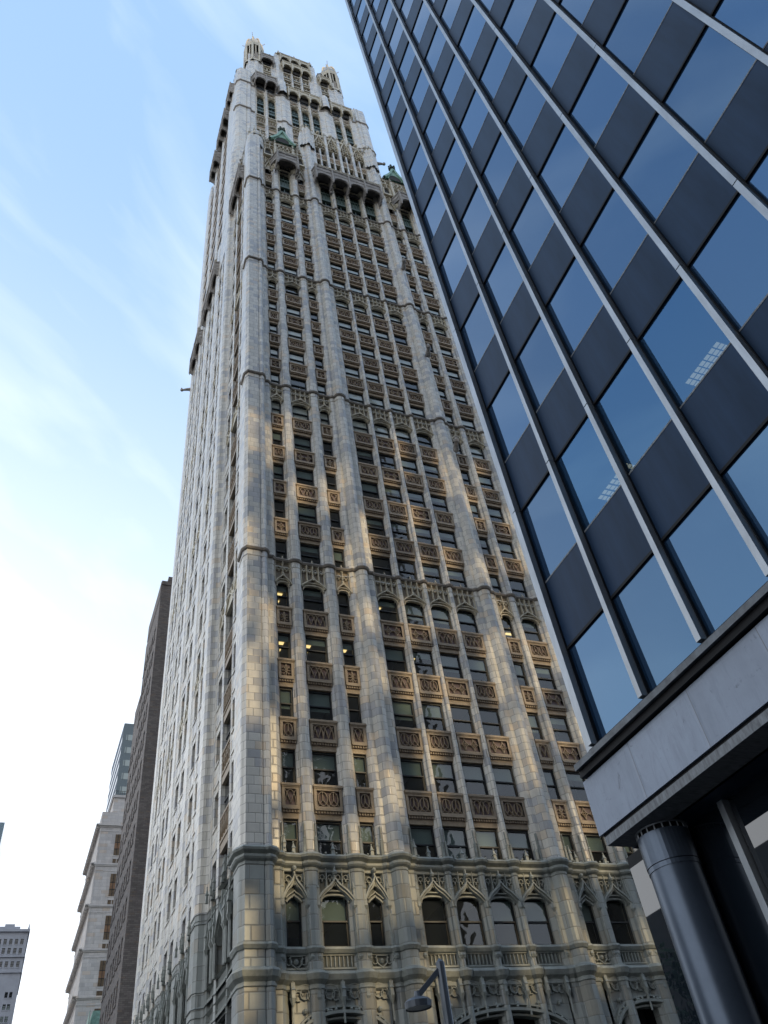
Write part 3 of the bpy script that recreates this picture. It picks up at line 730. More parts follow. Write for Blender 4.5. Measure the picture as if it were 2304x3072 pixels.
# corner and big pier heads
m = MB(FRONT)
def turret_head(cu, cw, z, r, h):
    m.cone(cu, cw, r, r, z, z+h*.55, 8, 0, .39); m.cone(cu, cw, r*1.15, r*1.15, z+h*.55, z+h*.62, 8, 1, .39); m.cone(cu, cw, r*.9, r*.72, z+h*.62, z+h*.9, 8, 0, .39)
    for i in range(8):
        a = .39+i*math.pi/4; m.pinnacle(cu+r*math.cos(a), cw+r*math.sin(a), z+h*.5, h*.55, r*.16, 1)
    m.cone(cu, cw, r*.72, .05, z+h*.9, z+h*1.15, 8, 1, .39)
for cu in (10.05, 33.7):
    m = MB(FRONT); turret_head(cu, -.1, 106.3, 1.0, 5.6); m.build('pinnacle', [TERRA, ORN], T)
for cu in (17.1, 26.55):
    m = MB(FRONT)
    for du, dw, hh in ((-.75, .3, 118.2), (.75, .3, 118.2), (0, .75, 119.3), (-.35, .5, 119.6), (.35, .5, 119.6)):
        m.cone(cu+du, dw, .3, .27, 112, hh-1.6, 6, 0); m.pinnacle(cu+du, dw, hh-1.8, 2.0, .26, 1)
    m.build('pinnacle', [TERRA, ORN], T)

# central attic: paired windows in two rows, tall tracery parapet
m = MB(FRONT)
zA = 104
m.face([(18.0, zA, -.42), (25.8, zA, -.42), (25.8, 115.2, -.42), (18.0, 115.2, -.42)], 2)
for i in range(4):
    a = 18.1+1.92*i; b = a+1.92
    m.box(a-.18, a+.18, zA, 119.0, -.4, .25, 0); m.pinnacle(a, .1, 118.6, 1.8, .2, 1)
    c = (a+b)/2; m.box(c-.11, c+.11, zA, 114.2, -.4, .05, 0)
    for zt in (110.3, 114.4):
        m.box(a+.18, b-.18, zt-4.1, zt-2.1, -.4, -.02, 3)
        tracery(m, a+.2, b-.2, zt-3.9, zt-2.7, 1, -.02, .06, 3, .45)
        m.box(a+.18, b-.18, zt-.02, zt+.2, -.4, 0, 1)
        for x0, x1 in ((a+.18, c-.11), (c+.11, b-.18)):
            m.box(x0, x1, zt-1.2, zt-1.1, -.42, -.34, 4); m.box(x0, x0+.06, zt-2.1, zt, -.42, -.34, 4)
m.box(25.6, 25.9, zA, 119, -.4, .25, 0)
m.face([(18.0, 114.4, -.05), (25.8, 114.4, -.05), (25.8, 118.6, -.05), (18.0, 118.6, -.05)], 5)
for i in range(4):
    a = 18.1+1.92*i; b = a+1.92; c = (a+b)/2
    og = ogee(a+.1, b-.1, 115.0, 3.6+.8*(1.5-abs(i-1.5))); m.ribbon(og, .2, -.05, .28, 1)
    for j in range(5):
        x = a+.25+(b-a-.5)*j/4; m.ribbon([(x, 114.5), (x, 119.2)], .09, -.05, .14, 1)
        for r_ in range(5): m.ribbon(arc(x, 115+r_*.85, .15, 0, 360, 6), .08, -.05, .15, 1)
    m.box(a, b, 118.5, 118.8, -.2, .15, 1)
    for j in range(4): m.pinnacle(a+.25+.48*j, .0, 118.8, .9+.9*(1-abs(2*i-3)/3), .13, 1)
    m.ball(c, 114.9, .3, .22, 1); m.ball(c, 119.8, .1, .3, 1)
m.build('parapet', [TERRA, ORN, PANE_D, BROWN, FRAME, ORN_BACK], T)

# wing body (roof and hidden walls)
m = MB(lambda u, v, w: (u, w, v))
m.box(9.4, 34.2, 0, 12.8, YF+1.2, YF+6, 0); m.box(10.7, 33.1, 12.8, 100, YF+6.1, 72, 0, True); m.box(9.9, 33.6, 100, 109.5, YF+.45, 72, 0, True)
m.box(17.0, 26.8, 109.5, 117.5, YF+.45, 60, 0, True)
m.box(34.4, 34.8, 0, 108.5, YF+.5, 72, 0, True); m.box(9.4, 34.4, 0, 100, 71.6, 72, 0, True)
m.build('wall', TERRA, T)

# ---------------- left face (towards the avenue)
LP = [(39.0, 39.1), (39.95, 40.2), (42.4, 43.05), (44.2, 49.05), (50.75, 51.4), (52.9, 55.2), (56.9, 57.6), (59.2, 61.4), (63.0, 63.5), (64.9, 66.3), (67.9, 68.6), (69.9, 72.2)]
LW = [(39.1, 39.95), (40.2, 42.4), (43.05, 44.2), (49.05, 50.75), (51.4, 52.9), (55.2, 56.9), (57.6, 59.2), (61.4, 63.0), (63.5, 64.9), (66.3, 67.9), (68.6, 69.9)]
def lpier(a, b, p):
    if b-a > 4:      # the tower's own corner: broad flat pier with a projecting shaft
        return [(a, -.05), (a+.1, p), (a+.55, p), (a+.62, p+.12), (a+.7, p+.42), (a+.95, p+.58), (a+2.1, p+.58), (a+2.5, p+.40), (a+2.6, p+.1), (b-.9, p+.1), (b-.85, p+.02), (b-.12, p), (b, -.05)]
    if b-a > 1.2:
        return [(a, -.05), (a+.06, p-.06), (a+.25, p), (a+.42, p+.01), (a+.5, p+.07), (b-.5, p+.07), (b-.42, p+.01), (b-.1, p), (b, -.05)]
    return [(a, -.05), (a+.03, p-.06), ((a+b)/2, p), (b-.03, p-.06), (b, -.05)]
LPRO = [lpier(a, b, .40) for a, b in LP]
m0 = MB(LEFT); m0.prism([(38.2, .1), (38.45, .42), (39.0, .42), (39.1, -.05)], 17, 108.5, 0); m0.build('pier', TERRA, T)
for i, pf in enumerate(LPRO):
    if i == 0: continue
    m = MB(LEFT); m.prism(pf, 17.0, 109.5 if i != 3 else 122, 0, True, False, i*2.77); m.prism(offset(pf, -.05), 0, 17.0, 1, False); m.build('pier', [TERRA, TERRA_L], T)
LLINE = [(38.44, .42), (39.0, .42)]+[p for pf in LPRO[1:] for p in pf if p[1] > .2]
for k in (5, 10, 15, 20):
    z = S(k)-.02; m = MB(LEFT)
    m.molding(LLINE, [(0, z-.16), (-.10, z-.12), (-.15, z), (-.12, z+.08), (0, z+.15)], 0)
    m.build('belt_course', [BELT], T)
m = MB(LEFT); z = 17.12
m.molding(LLINE, [(0, z-.62), (-.06, z-.58), (-.06, z-.48), (-.02, z-.44), (-.16, z-.36), (-.22, z-.28), (-.22, z-.18), (-.12, z-.12), (-.32, z), (-.36, z+.10), (-.30, z+.20), (0, z+.26)], 0)
m.build('cornice', ORN_L, T)
for z in (13.1, 12.0):
    m = MB(LEFT); m.molding(LLINE, [(0, z-.5), (-.08, z-.4), (-.05, z-.3), (-.22, z-.15), (-.28, z), (-.2, z+.1), (0, z+.2)], 0); m.build('cornice', ORN_L, T)
m = MB(LEFT); ms = MB(LEFT); mo = MB(LEFT)
for j, (a, b) in enumerate(LW):
    m.face([(a, 17, .10), (b, 17, .10), (b, 109, .10), (a, 109, .10)], 0)
    for k in range(1, 28):
        zs = S(k)
        if zs > 108: break
        if k % 5 == 0 and k <= 20:
            mo = MB(LEFT); mo.box(a, b, zs-1.5, zs, .0, .33, 0); mo.ribbon(ogee(a, b, zs-1.5, 1.1), .14, .33, .42, 0)
            for q in range(3): mo.ribbon(arc(a+(b-a)*(q+.5)/3, zs-.45, .2, 0, 360, 7), .08, .33, .40, 0)
            mo.build('band_panel', [ORN], T); continue
        pr = .30 if j == 1 else .35; q_ = 0 if j == 1 else 1
        ms.box(a, b, zs-1.9, zs, .0, pr, q_); ms.box(a, b, zs-.12, zs, .0, pr+.06, q_); ms.box(a, b, zs-1.42, zs-1.30, .0, pr+.05, q_)
        if j == 1: tracery(ms, a+.15, b-.15, zs-1.2, zs-.25, k % 3, pr, pr+.08, 0, .5)
        m.box(a, b, (S(k-1)+zs-1.9)/2-.04, (S(k-1)+zs-1.9)/2+.04, .08, .14, 1)
        m.box(a, a+.08, S(k-1), zs-1.9, .08, .14, 1)
for j, (a, b) in enumerate(LW):
    if j == 1: continue
    fm_ = MB(LEFT); q_ = .42 if j > 2 else .15
    fm_.prism([(b-q_, .0), (b-q_, .34), (b-q_+.05, .385), (b, .385), (b, .0)], 17, 109, 0); fm_.build('pier', TERRA, T)
o = m.build('window', [PANE_D, FRAME], T); o['kind'] = 'stuff'
o = ms.build('spandrel_panel', [BROWN, TERRA], T); o['kind'] = 'stuff'
# base of the left face: pointed windows with hoods
for a, b in LW:
    mm = MB(LEFT); c = (a+b)/2
    mm.face([(a, 0, -.0), (b, 0, -.0), (b, 17, -.0), (a, 17, -.0)], 2)
    mm.box(a, b, 15.6, 16.9, .0, .2, 1); mm.box(a, b, 11.4, 13.2, .0, .2, 1)
    og = ogee(a, b, 14.9, 1.3); mm.ribbon(og, .16, .05, .5, 0); mm.ribbon([(p[0], p[1]-.2) for p in og], .1, .05, .38, 0)
    mm.ribbon([(c, 16.1), (c, 16.95)], .14, .1, .4, 0)
    for q in range(4): mm.ribbon(arc(a+(b-a)*(q+.5)/4, 16.45, .16, 0, 330, 7), .08, .2, .34, 0)
    for uu in (a+.02, b-.02):
        mm.cone(uu, .42, .1, .1, 13.2, 14.8, 6, 0); mm.cone(uu, .45, .05, .2, 14.7, 15.0, 6, 0); mm.pinnacle(uu, .48, 15.0, 1.4, .13, 0); mm.pinnacle(uu, .55, 17.3, .9, .1, 0)
    mm.pinnacle(c, .35, 17.3, .7, .12, 0)
    mm.build('window_hood', [ORN_L, ORN_L_BACK, PANE_D], T)
balcony(LEFT, 39.3, 45.0, 2, 100.9, 104.0, .95, slope=.4)
balcony(LEFT, 53.0, 62.0, 3, 100.9, 104.0, .95, slope=.4)
balcony(LEFT, 64.2, 70.5, 2, 100.9, 104.0, .95, slope=.4)
m = MB(LEFT)
for i in range(14):
    u = 38.8+(5.4)*i/13; m.pinnacle(u, .3, 108.4, 1.2+.6*(i % 2), .16, 0)
for i in range(40):
    u = 49+(22.5)*i/39; m.pinnacle(u, .3, 109, 1.2+.6*(i % 2), .16, 0)
m.build('parapet', ORN, T)

# ---------------- tower shaft above the wing
TB = [(12.68, 14.08), (14.75, 16.12), (19.04, 20.5), (21.1, 22.55), (23.1, 24.55), (27.45, 28.8), (29.45, 30.85)]
def tpier(a, b, c1=None, c2=None):
    m_ = (a+b)/2
    return [(a, -.45), (a, -.02), (a+.15, .12), (a+.5, .16), (m_-.5, .30), (m_-.42, .42), (m_-.2, .52), (m_+.2, .52), (m_+.42, .42), (m_+.5, .30), (b-.5, .16), (b-.15, .12), (b, -.02), (b, -.45)]
TCL = [(XL-.42, -5.5), (XL-.42, -.6), (9.0, -.1), (9.06, .2), (9.55, .62), (10.7, .62), (10.78, .5), (10.95, .62), (11.4, .62), (11.6, .3), (12.3, .25), (12.6, .05), (12.68, -.02), (12.68, -.45)]
TCR = [(43.53-u, w_) for u, w_ in reversed(TCL)]
TP = [('c', TCL), ('m', mullion(14.08, 14.75, .3)), ('b', tpier(16.12, 19.04)), ('m', mullion(20.5, 21.1, .3)), ('m', mullion(22.55, 23.1, .3)), ('b', tpier(24.55, 27.45)), ('m', mullion(28.8, 29.45, .3)), ('c', TCR)]
for k, pf in TP:
    m = MB(TOW); m.prism(pf, 100, 167.5 if k == 'c' else 161 if k == 'm' else 166, 0, True); m.build('pier', TERRA, T)
TL_ = []
for k, pf in TP:
    q = [p for p in pf if p[1] >= .09]
    if pf is TCL: q = pf[1:4]+[p for p in q if p not in pf[1:4]]
    if pf is TCR: q = [p for p in q if p not in pf[-4:-1]]+pf[-4:-1]
    if k != 'm': TL_.append(q)
for z in (123.5, 147.0, 160.3):
    m = MB(TOW)
    for q in TL_: m.molding(q, [(0, z-.3), (.05, z-.25), (.14, z-.12), (.2, z), (.15, z+.12), (0, z+.2)], 0)
    m.build('belt_course', [BELT], T)
for (u0, u1) in TB:
    green_window(TOW, u0, u1, 147.4, 157.2, .7, ((0, .05, 'g'), (.05, .24, 'd'), (.24, .28, 'g'), (.28, .40, 'p'), (.40, .44, 'g'), (.44, .60, 'd'), (.60, .63, 'g'), (.63, .74, 'p'), (.74, .76, 'g'), (.76, 1, 'd')))
    mm = MB(TOW)
    for (za, zb) in ((139.5, 143.6), (133.0, 137.6), (127, 131.6), (121, 125.6), (115, 119.6)):
        mm.face([(u0, za, -.4), (u1, za, -.4), (u1, zb, -.4), (u0, zb, -.4)], 2)
        ar = seg_arch(u0, u1, zb-.6, .6)
        for p, q in zip(ar[:-1], ar[1:]): mm.face([(p[0], p[1], -.02), (q[0], q[1], -.02), (q[0], zb+.2, -.02), (p[0], zb+.2, -.02)], 0)
        mm.ribbon(ar, .16, -.2, .1, 0); mm.box(u0, u1, zb-2.9, zb-1.3, -.4, -.05, 1); mm.box(u0, u1, zb-1.4, zb-1.25, -.4, .08, 0); mm.box(u0, u1, zb-3.0, zb-2.85, -.4, .05, 0)
    for za, zb in ((143.7, 147.4), (137.7, 139.5), (131.7, 133), (125.7, 127), (119.7, 121)):
        mm.face([(u0, za, .0), (u1, za, .0), (u1, zb, .0), (u0, zb, .0)], 3); mm.box(u0, u1, zb-.25, zb, -.1, .15, 0)
    for i in range(3):
        c = u0+(u1-u0)*(i+.5)/3
        mm.ribbon(arc(c, 145.9, .24, 0, 360, 8), .12, .0, .26, 0); mm.ribbon([(c, 145.2), (c, 144.2)], .1, .0, .18, 0); mm.ribbon(arc(c, 144.9, .2, 0, 180, 6), .08, 0, .16, 0)
    mm.build('window_bay', [ORN, BROWN, PANE_D, ORN_BACK, REDBR], T); mm = MB(TOW)
    # arched red panel over the tall window
    mm.face([(u0, 157.2, -.3), (u1, 157.2, -.3), (u1, 161.2, -.3), (u0, 161.2, -.3)], 3)
    ar = seg_arch(u0+.03, u1-.03, 159.2, .75); mm.face([(p[0], p[1], -.26) for p in ar]+[(u1-.03, 158.7, -.26), (u0+.03, 158.7, -.26)], 4)
    mm.ribbon(ar, .12, -.26, -.1, 0); mm.box(u0, u1, 158.45, 158.7, -.3, .05, 0); mm.box(u0, u1, 157.3, 157.6, -.3, .05, 0)
    mm.ball((u0+u1)/2, 158.2, -.05, .22, 0); mm.ribbon(ogee(u0, u1, 157.5, .8), .1, -.3, .05, 0)
    mm.build('tracery_head', [ORN, BROWN, PANE_D, ORN_BACK, REDBR], T)
balcony(TOW, 11.5, 16.9, 2, 161.2, 165.0, 1.5, slope=.7)
balcony(TOW, 18.3, 25.2, 3, 161.2, 165.2, .85, mats=(ORN, ORN), slope=.3, cut=1.25)
balcony(TOW, 26.8, 31.6, 2, 161.2, 165.2, .85, mats=(ORN, ORN), slope=.3, cut=1.25)
m = MB(TOW)
m.face([(12.5, 160.5, -.35), (31, 160.5, -.35), (31, 168, -.35), (12.5, 168, -.35)], 0)
for (a, b) in ((9.1, 12.5), (31.0, 34.4)):
    for i in range(6): m.pinnacle(a+(b-a)*i/5, .3-.25*abs(i-2.5), 167.3, 1.8, .24, 1)
for i in range(7): m.pinnacle(9.0, -.5-.8*i, 167.3, 1.6, .2, 1); m.pinnacle(34.5, -.5-.8*i, 167.3, 1.6, .2, 1)
for cu in (17.55, 26.0): m.cone(cu, .3, .95, .8, 161, 167.5, 8, 0); m.cone(cu, .3, .8, .1, 167.5, 169.6, 8, 1)
m.build('wall', [TERRA, ORN], T)
m = MB(lambda u, v, w: (u, w, v))
m.box(9.5, 34.0, 100, 167.3, YT+.6, 72, 0, True)
m.build('wall', TERRA, T)
# tower left face above the roofline
LEFT2 = lambda u, v, w: (9.35-w, u, v)
for a, b in ((51.5, 53.0), (57.5, 59.2), (63.6, 65.2), (69.0, 72.2)):
    m = MB(LEFT2); m.prism(lpier(a, b, .25), 105, 165, 0, True); m.build('pier', TERRA, T)
m = MB(LEFT2)
for z in (123.5, 147.0, 160.3):
    for a, b in ((51.5, 53.0), (57.5, 59.2), (63.6, 65.2), (69.0, 72.2)):
        m.molding([p for p in lpier(a, b, .25) if p[1] > .1], [(0, z-.2), (-.14, z-.1), (-.18, z), (-.1, z+.1), (0, z+.15)], 0)
m.build('belt_course', BELT, T)
m = MB(LEFT2)
for a, b in ((49.0, 51.5), (53.0, 57.5), (59.2, 63.6), (65.2, 69.0)):
    for z in range(108, 160, 4):
        m.box(a, b, z, z+1.6, -.3, .12, 1); m.box(a, b, z+1.6, z+4, -.3, .04, 0)
o = m.build('window', [PANE_D, BROWN], T); o['kind'] = 'stuff'
for a, b, n in ((48.6, 52.4, 2), (53.4, 60.2, 3), (61.6, 66.5, 2)):
    balcony(LEFT2, a, b, n, 160.3, 164.6, 1.15, slope=.3)

# ---------------- crown
YC = 49.0
CR = lambda u, v, w: (u, YC-w, v)
m = MB(lambda u, v, w: (u, w, v)); m.box(12.4, 31.0, 165, 190, YC+.5, 68, 0, True); m.build('wall', TERRA, T)
m = MB(CR)
CB = [(14.75, 16.25), (19.05, 20.5), (21.05, 22.5), (23.1, 24.5), (27.2, 28.7)]
cp = [(11.6, 14.75), (16.25, 19.05), (20.5, 21.05), (22.5, 23.1), (24.5, 27.2), (28.7, 31.9)]
for i, (a, b) in enumerate(cp):
    mm = MB(CR); wide = b-a > 2
    mm.prism(tpier(a, b) if wide else mullion(a, b, .3), 160, 187.5 if wide else 184.5, 0, True); mm.build('pier', TERRA, T)
for u0, u1 in CB:
    mm = MB(CR); c = (u0+u1)/2
    mm.face([(u0, 164, -.2), (u1, 164, -.2), (u1, 186, -.2), (u0, 186, -.2)], 1)
    for x0, x1 in ((u0+.12, c-.1), (c+.1, u1-.12)):
        ar = seg_arch(x0, x1, 182.2, .4); mm.face([(p[0], p[1], -.17) for p in ar]+[(x1, 180.6, -.17), (x0, 180.6, -.17)], 2)
        mm.ribbon([(x0, 180.6)]+ar+[(x1, 180.6)], .1, -.2, .0, 0); mm.face([(x0, 177.3, -.17), (x1, 177.3, -.17), (x1, 178.6, -.17), (x0, 178.6, -.17)], 2)
    for z in (176.6, 178.9, 180.2, 183.3): mm.box(u0, u1, z, z+.35, -.2, .12, 0)
    mm.face([(u0+.1, 173.4, -.17), (u1-.1, 173.4, -.17), (u1-.1, 175.6, -.17), (u0+.1, 175.6, -.17)], 2)
    mm.build('window', [ORN, ORN_BACK, PANE_D], T)
balcony(CR, 13.6, 17.2, 1, 183.9, 187.4, 1.1, slope=.5)
balcony(CR, 18.4, 25.2, 3, 184.3, 188.2, .9, mats=(ORN, ORN), slope=.35, cut=1.3)
balcony(CR, 26.4, 29.6, 1, 183.9, 187.4, .9, mats=(ORN, ORN), slope=.45, cut=1.25)
m = MB(CR)
m.box(17.6, 26.0, 187, 196.2, -4, -.6, 0); m.face([(17.6, 188, -.6), (26, 188, -.6), (26, 196, -.6), (17.6, 196, -.6)], 1)
for a, b in ((17.3, 18.5), (25.1, 26.4)): m.box(a, b, 186, 195.2, -3, -.1, 0); m.pinnacle((a+b)/2, -.5, 195, 2.6, .45, 2)
for u in (16.2, 27.6): m.cone(u, -.6, .7, .6, 187, 192.4, 8, 0); m.cone(u, -.6, .75, .05, 192.4, 194.4, 8, 2)
m.build('wall', [TERRA, ORN_BACK, ORN], T)
C2 = lambda u, v, w: (u, YC+.5-w, v)
balcony(C2, 18.3, 25.3, 3, 191.6, 195.6, .7, mats=(ORN, ORN), slope=.25, cut=1.3)
m = MB(C2)
for i in range(15):
    u = 18.2+7.2*i/14; m.pinnacle(u, .5, 196.0, 1.2 if i % 7 else 2.4, .18, 0)
m.box(17.9, 25.7, 195.6, 196.3, -1, .7, 0)
m.build('parapet', ORN, T)
# corner turrets: octagonal shaft, open lantern, ribbed dome, spikes
LEADD = mat('lead_dome', (0.30, 0.31, 0.32), 0.6, noise=0.3)
for cu in (13.1, 30.4):
    cw = -1.4; tr_ = 1.95
    m = MB(CR)
    m.cone(cu, cw, tr_*1.02, tr_*.95, 165, 183.2, 8, 0, .39); m.cone(cu, cw, tr_*1.12, tr_*1.12, 183.2, 184.2, 8, 2, .39)
    for i in range(8):
        a = .39+i*math.pi/4; px, pw = cu+tr_*math.cos(a), cw+tr_*math.sin(a)
        m.cone(px, pw, .3, .24, 184, 196.2, 5, 2); m.pinnacle(px, pw, 195.6, 1.5, .2, 2)
        a2 = a+math.pi/8; qx, qw = cu+tr_*.86*math.cos(a2), cw+tr_*.86*math.sin(a2)
        m.cone(qx, qw, .42, .42, 184.2, 188.6, 4, 1, .785+a2); m.cone(qx, qw, .14, .14, 188.6, 195, 4, 2)
    m.cone(cu, cw, tr_*1.0, tr_*1.12, 194.6, 196.0, 8, 2, .39); m.cone(cu, cw, .7, .7, 184, 195, 8, 3, .39)
    to = m.build('turret', [TERRA, ORN_BACK, ORN, DARK], T)
    d = MB(CR)
    DP = [(1.06, 195.4), (1.0, 197.2), (.90, 199.0), (.76, 200.6), (.55, 201.9), (.28, 202.8), (.05, 203.2)]
    for (ra, za_), (rb_, zb_) in zip(DP[:-1], DP[1:]): d.cone(cu, cw, tr_*ra, tr_*rb_, za_, zb_, 8, 0, .39)
    for i in range(8):
        a = .39+i*math.pi/4
        for (ra, za_), (rb_, zb_) in zip(DP[:-2], DP[1:-1]):
            for t in (0, .5):
                q = ra+(rb_-ra)*t; d.box(cu+tr_*q*math.cos(a)-.11, cu+tr_*q*math.cos(a)+.11, za_+(zb_-za_)*t, za_+(zb_-za_)*(t+.55), cw+tr_*q*math.sin(a)-.11, cw+tr_*q*math.sin(a)+.11, 1)
    o = d.build('dome', [LEADD, ORN], None); o.parent = to
    d = MB(CR); d.cone(cu, cw, .25, .05, 202.8, 207.5, 6, 0); d.ball(cu, 203.4, cw, .3, 0)
    for i in range(8):
        a = .39+i*math.pi/4; x0, w0 = cu+tr_*.85*math.cos(a), cw+tr_*.85*math.sin(a)
        if i % 2: continue
        for q in range(4):
            t = q/4; d.box(x0+t*1.0*math.cos(a)-.06, x0+t*1.0*math.cos(a)+.06, 199.6+t*1.3, 200.1+t*1.3, w0+t*1.0*math.sin(a)-.06, w0+t*1.0*math.sin(a)+.06, 0)
    o = d.build('spike', SOOT, None); o.parent = to
# gargoyles
def gargoyle(F, u, v, w, du, dw):
    m = MB(F)
    for i in range(6):
        t = i/6; r_ = .30-.14*t; m.ball(u+du*t, v+.18*math.sin(t*2.2), w+dw*t, r_, 0)
    m.ball(u+du*1.05, v+.22, w+dw*1.05, .26, 0); m.box(u+du*1.1-.12, u+du*1.1+.12, v+.3, v+.62, w+dw*1.1-.1, w+dw*1.1+.1, 0)
    m.build('gargoyle', SOOT, T)
gargoyle(FRONT, 27.6, 115.3, .2, 1.0, .2); gargoyle(TOW, 10.2, 121.8, .6, -.1, .35); gargoyle(LEFT, 71.6, 99.0, .3, .6, 1.2)
for u, z in ((26.9, 83.5), (27.0, 66.2), (27.2, 52)):
    gargoyle(FRONT, u, z, .8, -.25, .7)
merge_win(win_rest, T)
o = merge_mesh('spandrel_panel', span_rest, [BROWN, BROWN_BACK, BROWN], T, 'stuff')

# ================================================================ GLASS OFFICE BLOCK
GXP, GY0, GS = 8.66, 10.13, 1.544
gb = thing('office_block', 'blue glass office block with aluminium mullions on a pale stone band and round corner column', 'office block', (12, 0, 0))
def gmat():
    m = bpy.data.materials.new('blue_mirror_glass'); m.use_nodes = True; t = m.node_tree; b = t.nodes['Principled BSDF']
    b.inputs['Base Color'].default_value = (0.008, 0.022, 0.05, 1); b.inputs['Roughness'].default_value = 0.03; b.inputs['IOR'].default_value = 2.55; b.inputs['Specular Tint'].default_value = (0.37, 0.65, 1.0, 1)
    tc = N(t, 'ShaderNodeTexCoord'); n = N(t, 'ShaderNodeTexNoise', inp={'Scale': .35, 'Detail': 1}); L(t, tc, 'Object', n, 'Vector')
    bp = N(t, 'ShaderNodeBump', inp={'Strength': 0.08, 'Distance': 0.1}); L(t, n, 0, bp, 'Height'); L(t, bp, 0, b, 'Normal')
    oi = N(t, 'ShaderNodeObjectInfo'); mr = N(t, 'ShaderNodeMapRange', inp={1: 0, 2: 1, 3: .86, 4: 1.1}); L(t, oi, 'Random', mr, 0)
    v = N(t, 'ShaderNodeVectorMath', operation='SCALE', inp={0: (0.31, 0.61, 1.0)}); L(t, mr, 0, v, 'Scale'); L(t, v, 0, b, 'Specular Tint')   # coating differs pane to pane
    return m
BGLASS = gmat()
SPAN = mat('slate_spandrel', (0.014, 0.029, 0.060), 0.42, noise=0.5, nscale=1.2, stretch=(1, 1, .12), spec=0.14)
SPAN.node_tree.nodes['Principled BSDF'].inputs['Specular Tint'].default_value = (.55, .75, 1, 1)
ALU = mat('weathered_aluminium', (0.33, 0.36, 0.39), 0.42, metal=0.55, noise=0.22, nscale=3, stretch=(1, 1, .3))
GASK = mat('black_gasket', (0.006, 0.007, 0.009), 0.6, spec=.2)
MARB = block_mat('pale_marble', [(0.25, 0.30, 0.385), (0.235, 0.28, 0.36)], 1.6, 40.0, (0.16, 0.17, 0.19), dark_p=0.3, rough=0.5, mwid=0.014)
def scuffs(m, col, sc_, lo, hi, stretch):
    t = m.node_tree; b = t.nodes['Principled BSDF']; old = b.inputs['Base Color'].links[0].from_socket
    tc = N(t, 'ShaderNodeTexCoord'); mp = N(t, 'ShaderNodeMapping', inp={'Scale': stretch, 'Rotation': (.5, 0, 0)}); L(t, tc, 'Object', mp, 0)
    n = N(t, 'ShaderNodeTexNoise', inp={'Scale': sc_, 'Detail': 9, 'Roughness': .75, 'Distortion': .8}); L(t, mp, 0, n, 'Vector')
    r = N(t, 'ShaderNodeMapRange', inp={1: lo, 2: hi}); L(t, n, 0, r, 0)
    x = N(t, 'ShaderNodeMixRGB', inp={2: (*col, 1)}); t.links.new(old, x.inputs[1]); L(t, r, 0, x, 0); L(t, x, 0, b, 'Base Color')
scuffs(MARB, (.11, .13, .165), 5.0, .60, .68, (1, 1, 1)); scuffs(MARB, (.18, .22, .285), 1.6, .50, .74, (1, 3, .5))
TRIM = mat('streaked_trim', (0.15, 0.165, 0.18), 0.6, noise=0.5, nscale=5, stretch=(1, 4, 1))
WEST = lambda u, v, w: (GXP-w, u, v)
NROW = 24; Z0 = 7.88
ys = [GY0-GS*i for i in range(0, 14)]
def gz(k): return 13.58+3.7*k     # tops of the glass
gp = MB(WEST).build
GT = gz(17)
pm = MB(lambda u, v, w: (-w, u, v))
pm.face([(-GS+.05, -2.04, -.02), (-.05, -2.04, -.02), (-.05, 0, -.02), (-GS+.05, 0, -.02)])
PMESH = pm.build('window', [BGLASS], False)
pm = MB(lambda u, v, w: (-w, u, v))
pm.face([(-GS+.05, -2.00, -.02), (-.05, -2.00, -.02), (-.05, .0, -.02), (-GS+.05, .0, -.02)]); PBOT = pm.build('window', [BGLASS], False)
pm = MB(lambda u, v, w: (-w, u, v))
pm.face([(-GS+.05, -2.04, -.02), (-.05, -2.04, -.02), (-.05, 0, -.02), (-GS+.05, 0, -.02)]); PCLEAR = pm.build('window', [glass_mat('clear_blue_glass', (0.006, 0.018, 0.04), (.22, .26, .28), refl=(.31, .61, 1.0), ior=2.55, wob=.03, wscale=.35)], False)
pm = MB(lambda u, v, w: (-w, u, v))
pm.box(-GS+.05, -.05, .035, 1.62, -.06, .005, 0)
SMESH = pm.build('spandrel_panel', [SPAN], False)
rest = []; srest = []
for i in range(len(ys)-1):
    for k in range(-1, 17):
        if k == -1: loc = (GXP, ys[i], gz(-1)); me = PBOT
        else: loc = (GXP, ys[i], gz(k)); me = PMESH
        big = i < 7 and k < 12
        if k == 0 and 1 <= i <= 3: me = PCLEAR
        if big:
            wo_ = link('window', me, gb, loc); wo_.rotation_euler = (0, rnd.uniform(-.004, .004), rnd.uniform(-.004, .004)); link('spandrel_panel', SMESH, gb, loc)
        else: rest.append((me, loc, 0)); srest.append((SMESH, loc, 0))
merge_mesh('window', rest, [BGLASS], gb, 'stuff'); merge_mesh('spandrel_panel', srest, [SPAN], gb, 'stuff')
for i, y in enumerate(ys):
    m = MB(WEST)
    zz = Z0+.02
    while zz < GT:
        ze = min(gz(0)+7.4*math.ceil((zz-gz(0)+.01)/7.4)-.02, GT)
        m.box(y-.055, y+.055, zz, ze, .04, .17, 0); zz = ze+.025
    m.box(y-.075, y+.075, Z0, GT, -.06, .04, 1)
    if i == 0: m.box(y+.075, y+.26, Z0, GT, -.5, .06, 0); 
    m.build('mullion', [ALU, GASK], gb)
m = MB(WEST)
for k in range(-1, 17):
    m.box(ys[-1], ys[0], gz(k)-.02, gz(k)+.035, -.05, .02, 0); m.box(ys[-1], ys[0], gz(k)-2.09, gz(k)-2.055, -.05, .012, 1)
m.box(ys[-1], GY0+.15, Z0-.16, Z0-.0, -.5, .10, 0); m.box(ys[-1], 10.72, Z0-.30, Z0-.17, -.5, .10, 0)
m.build('transom', [GASK, TRIM], gb)
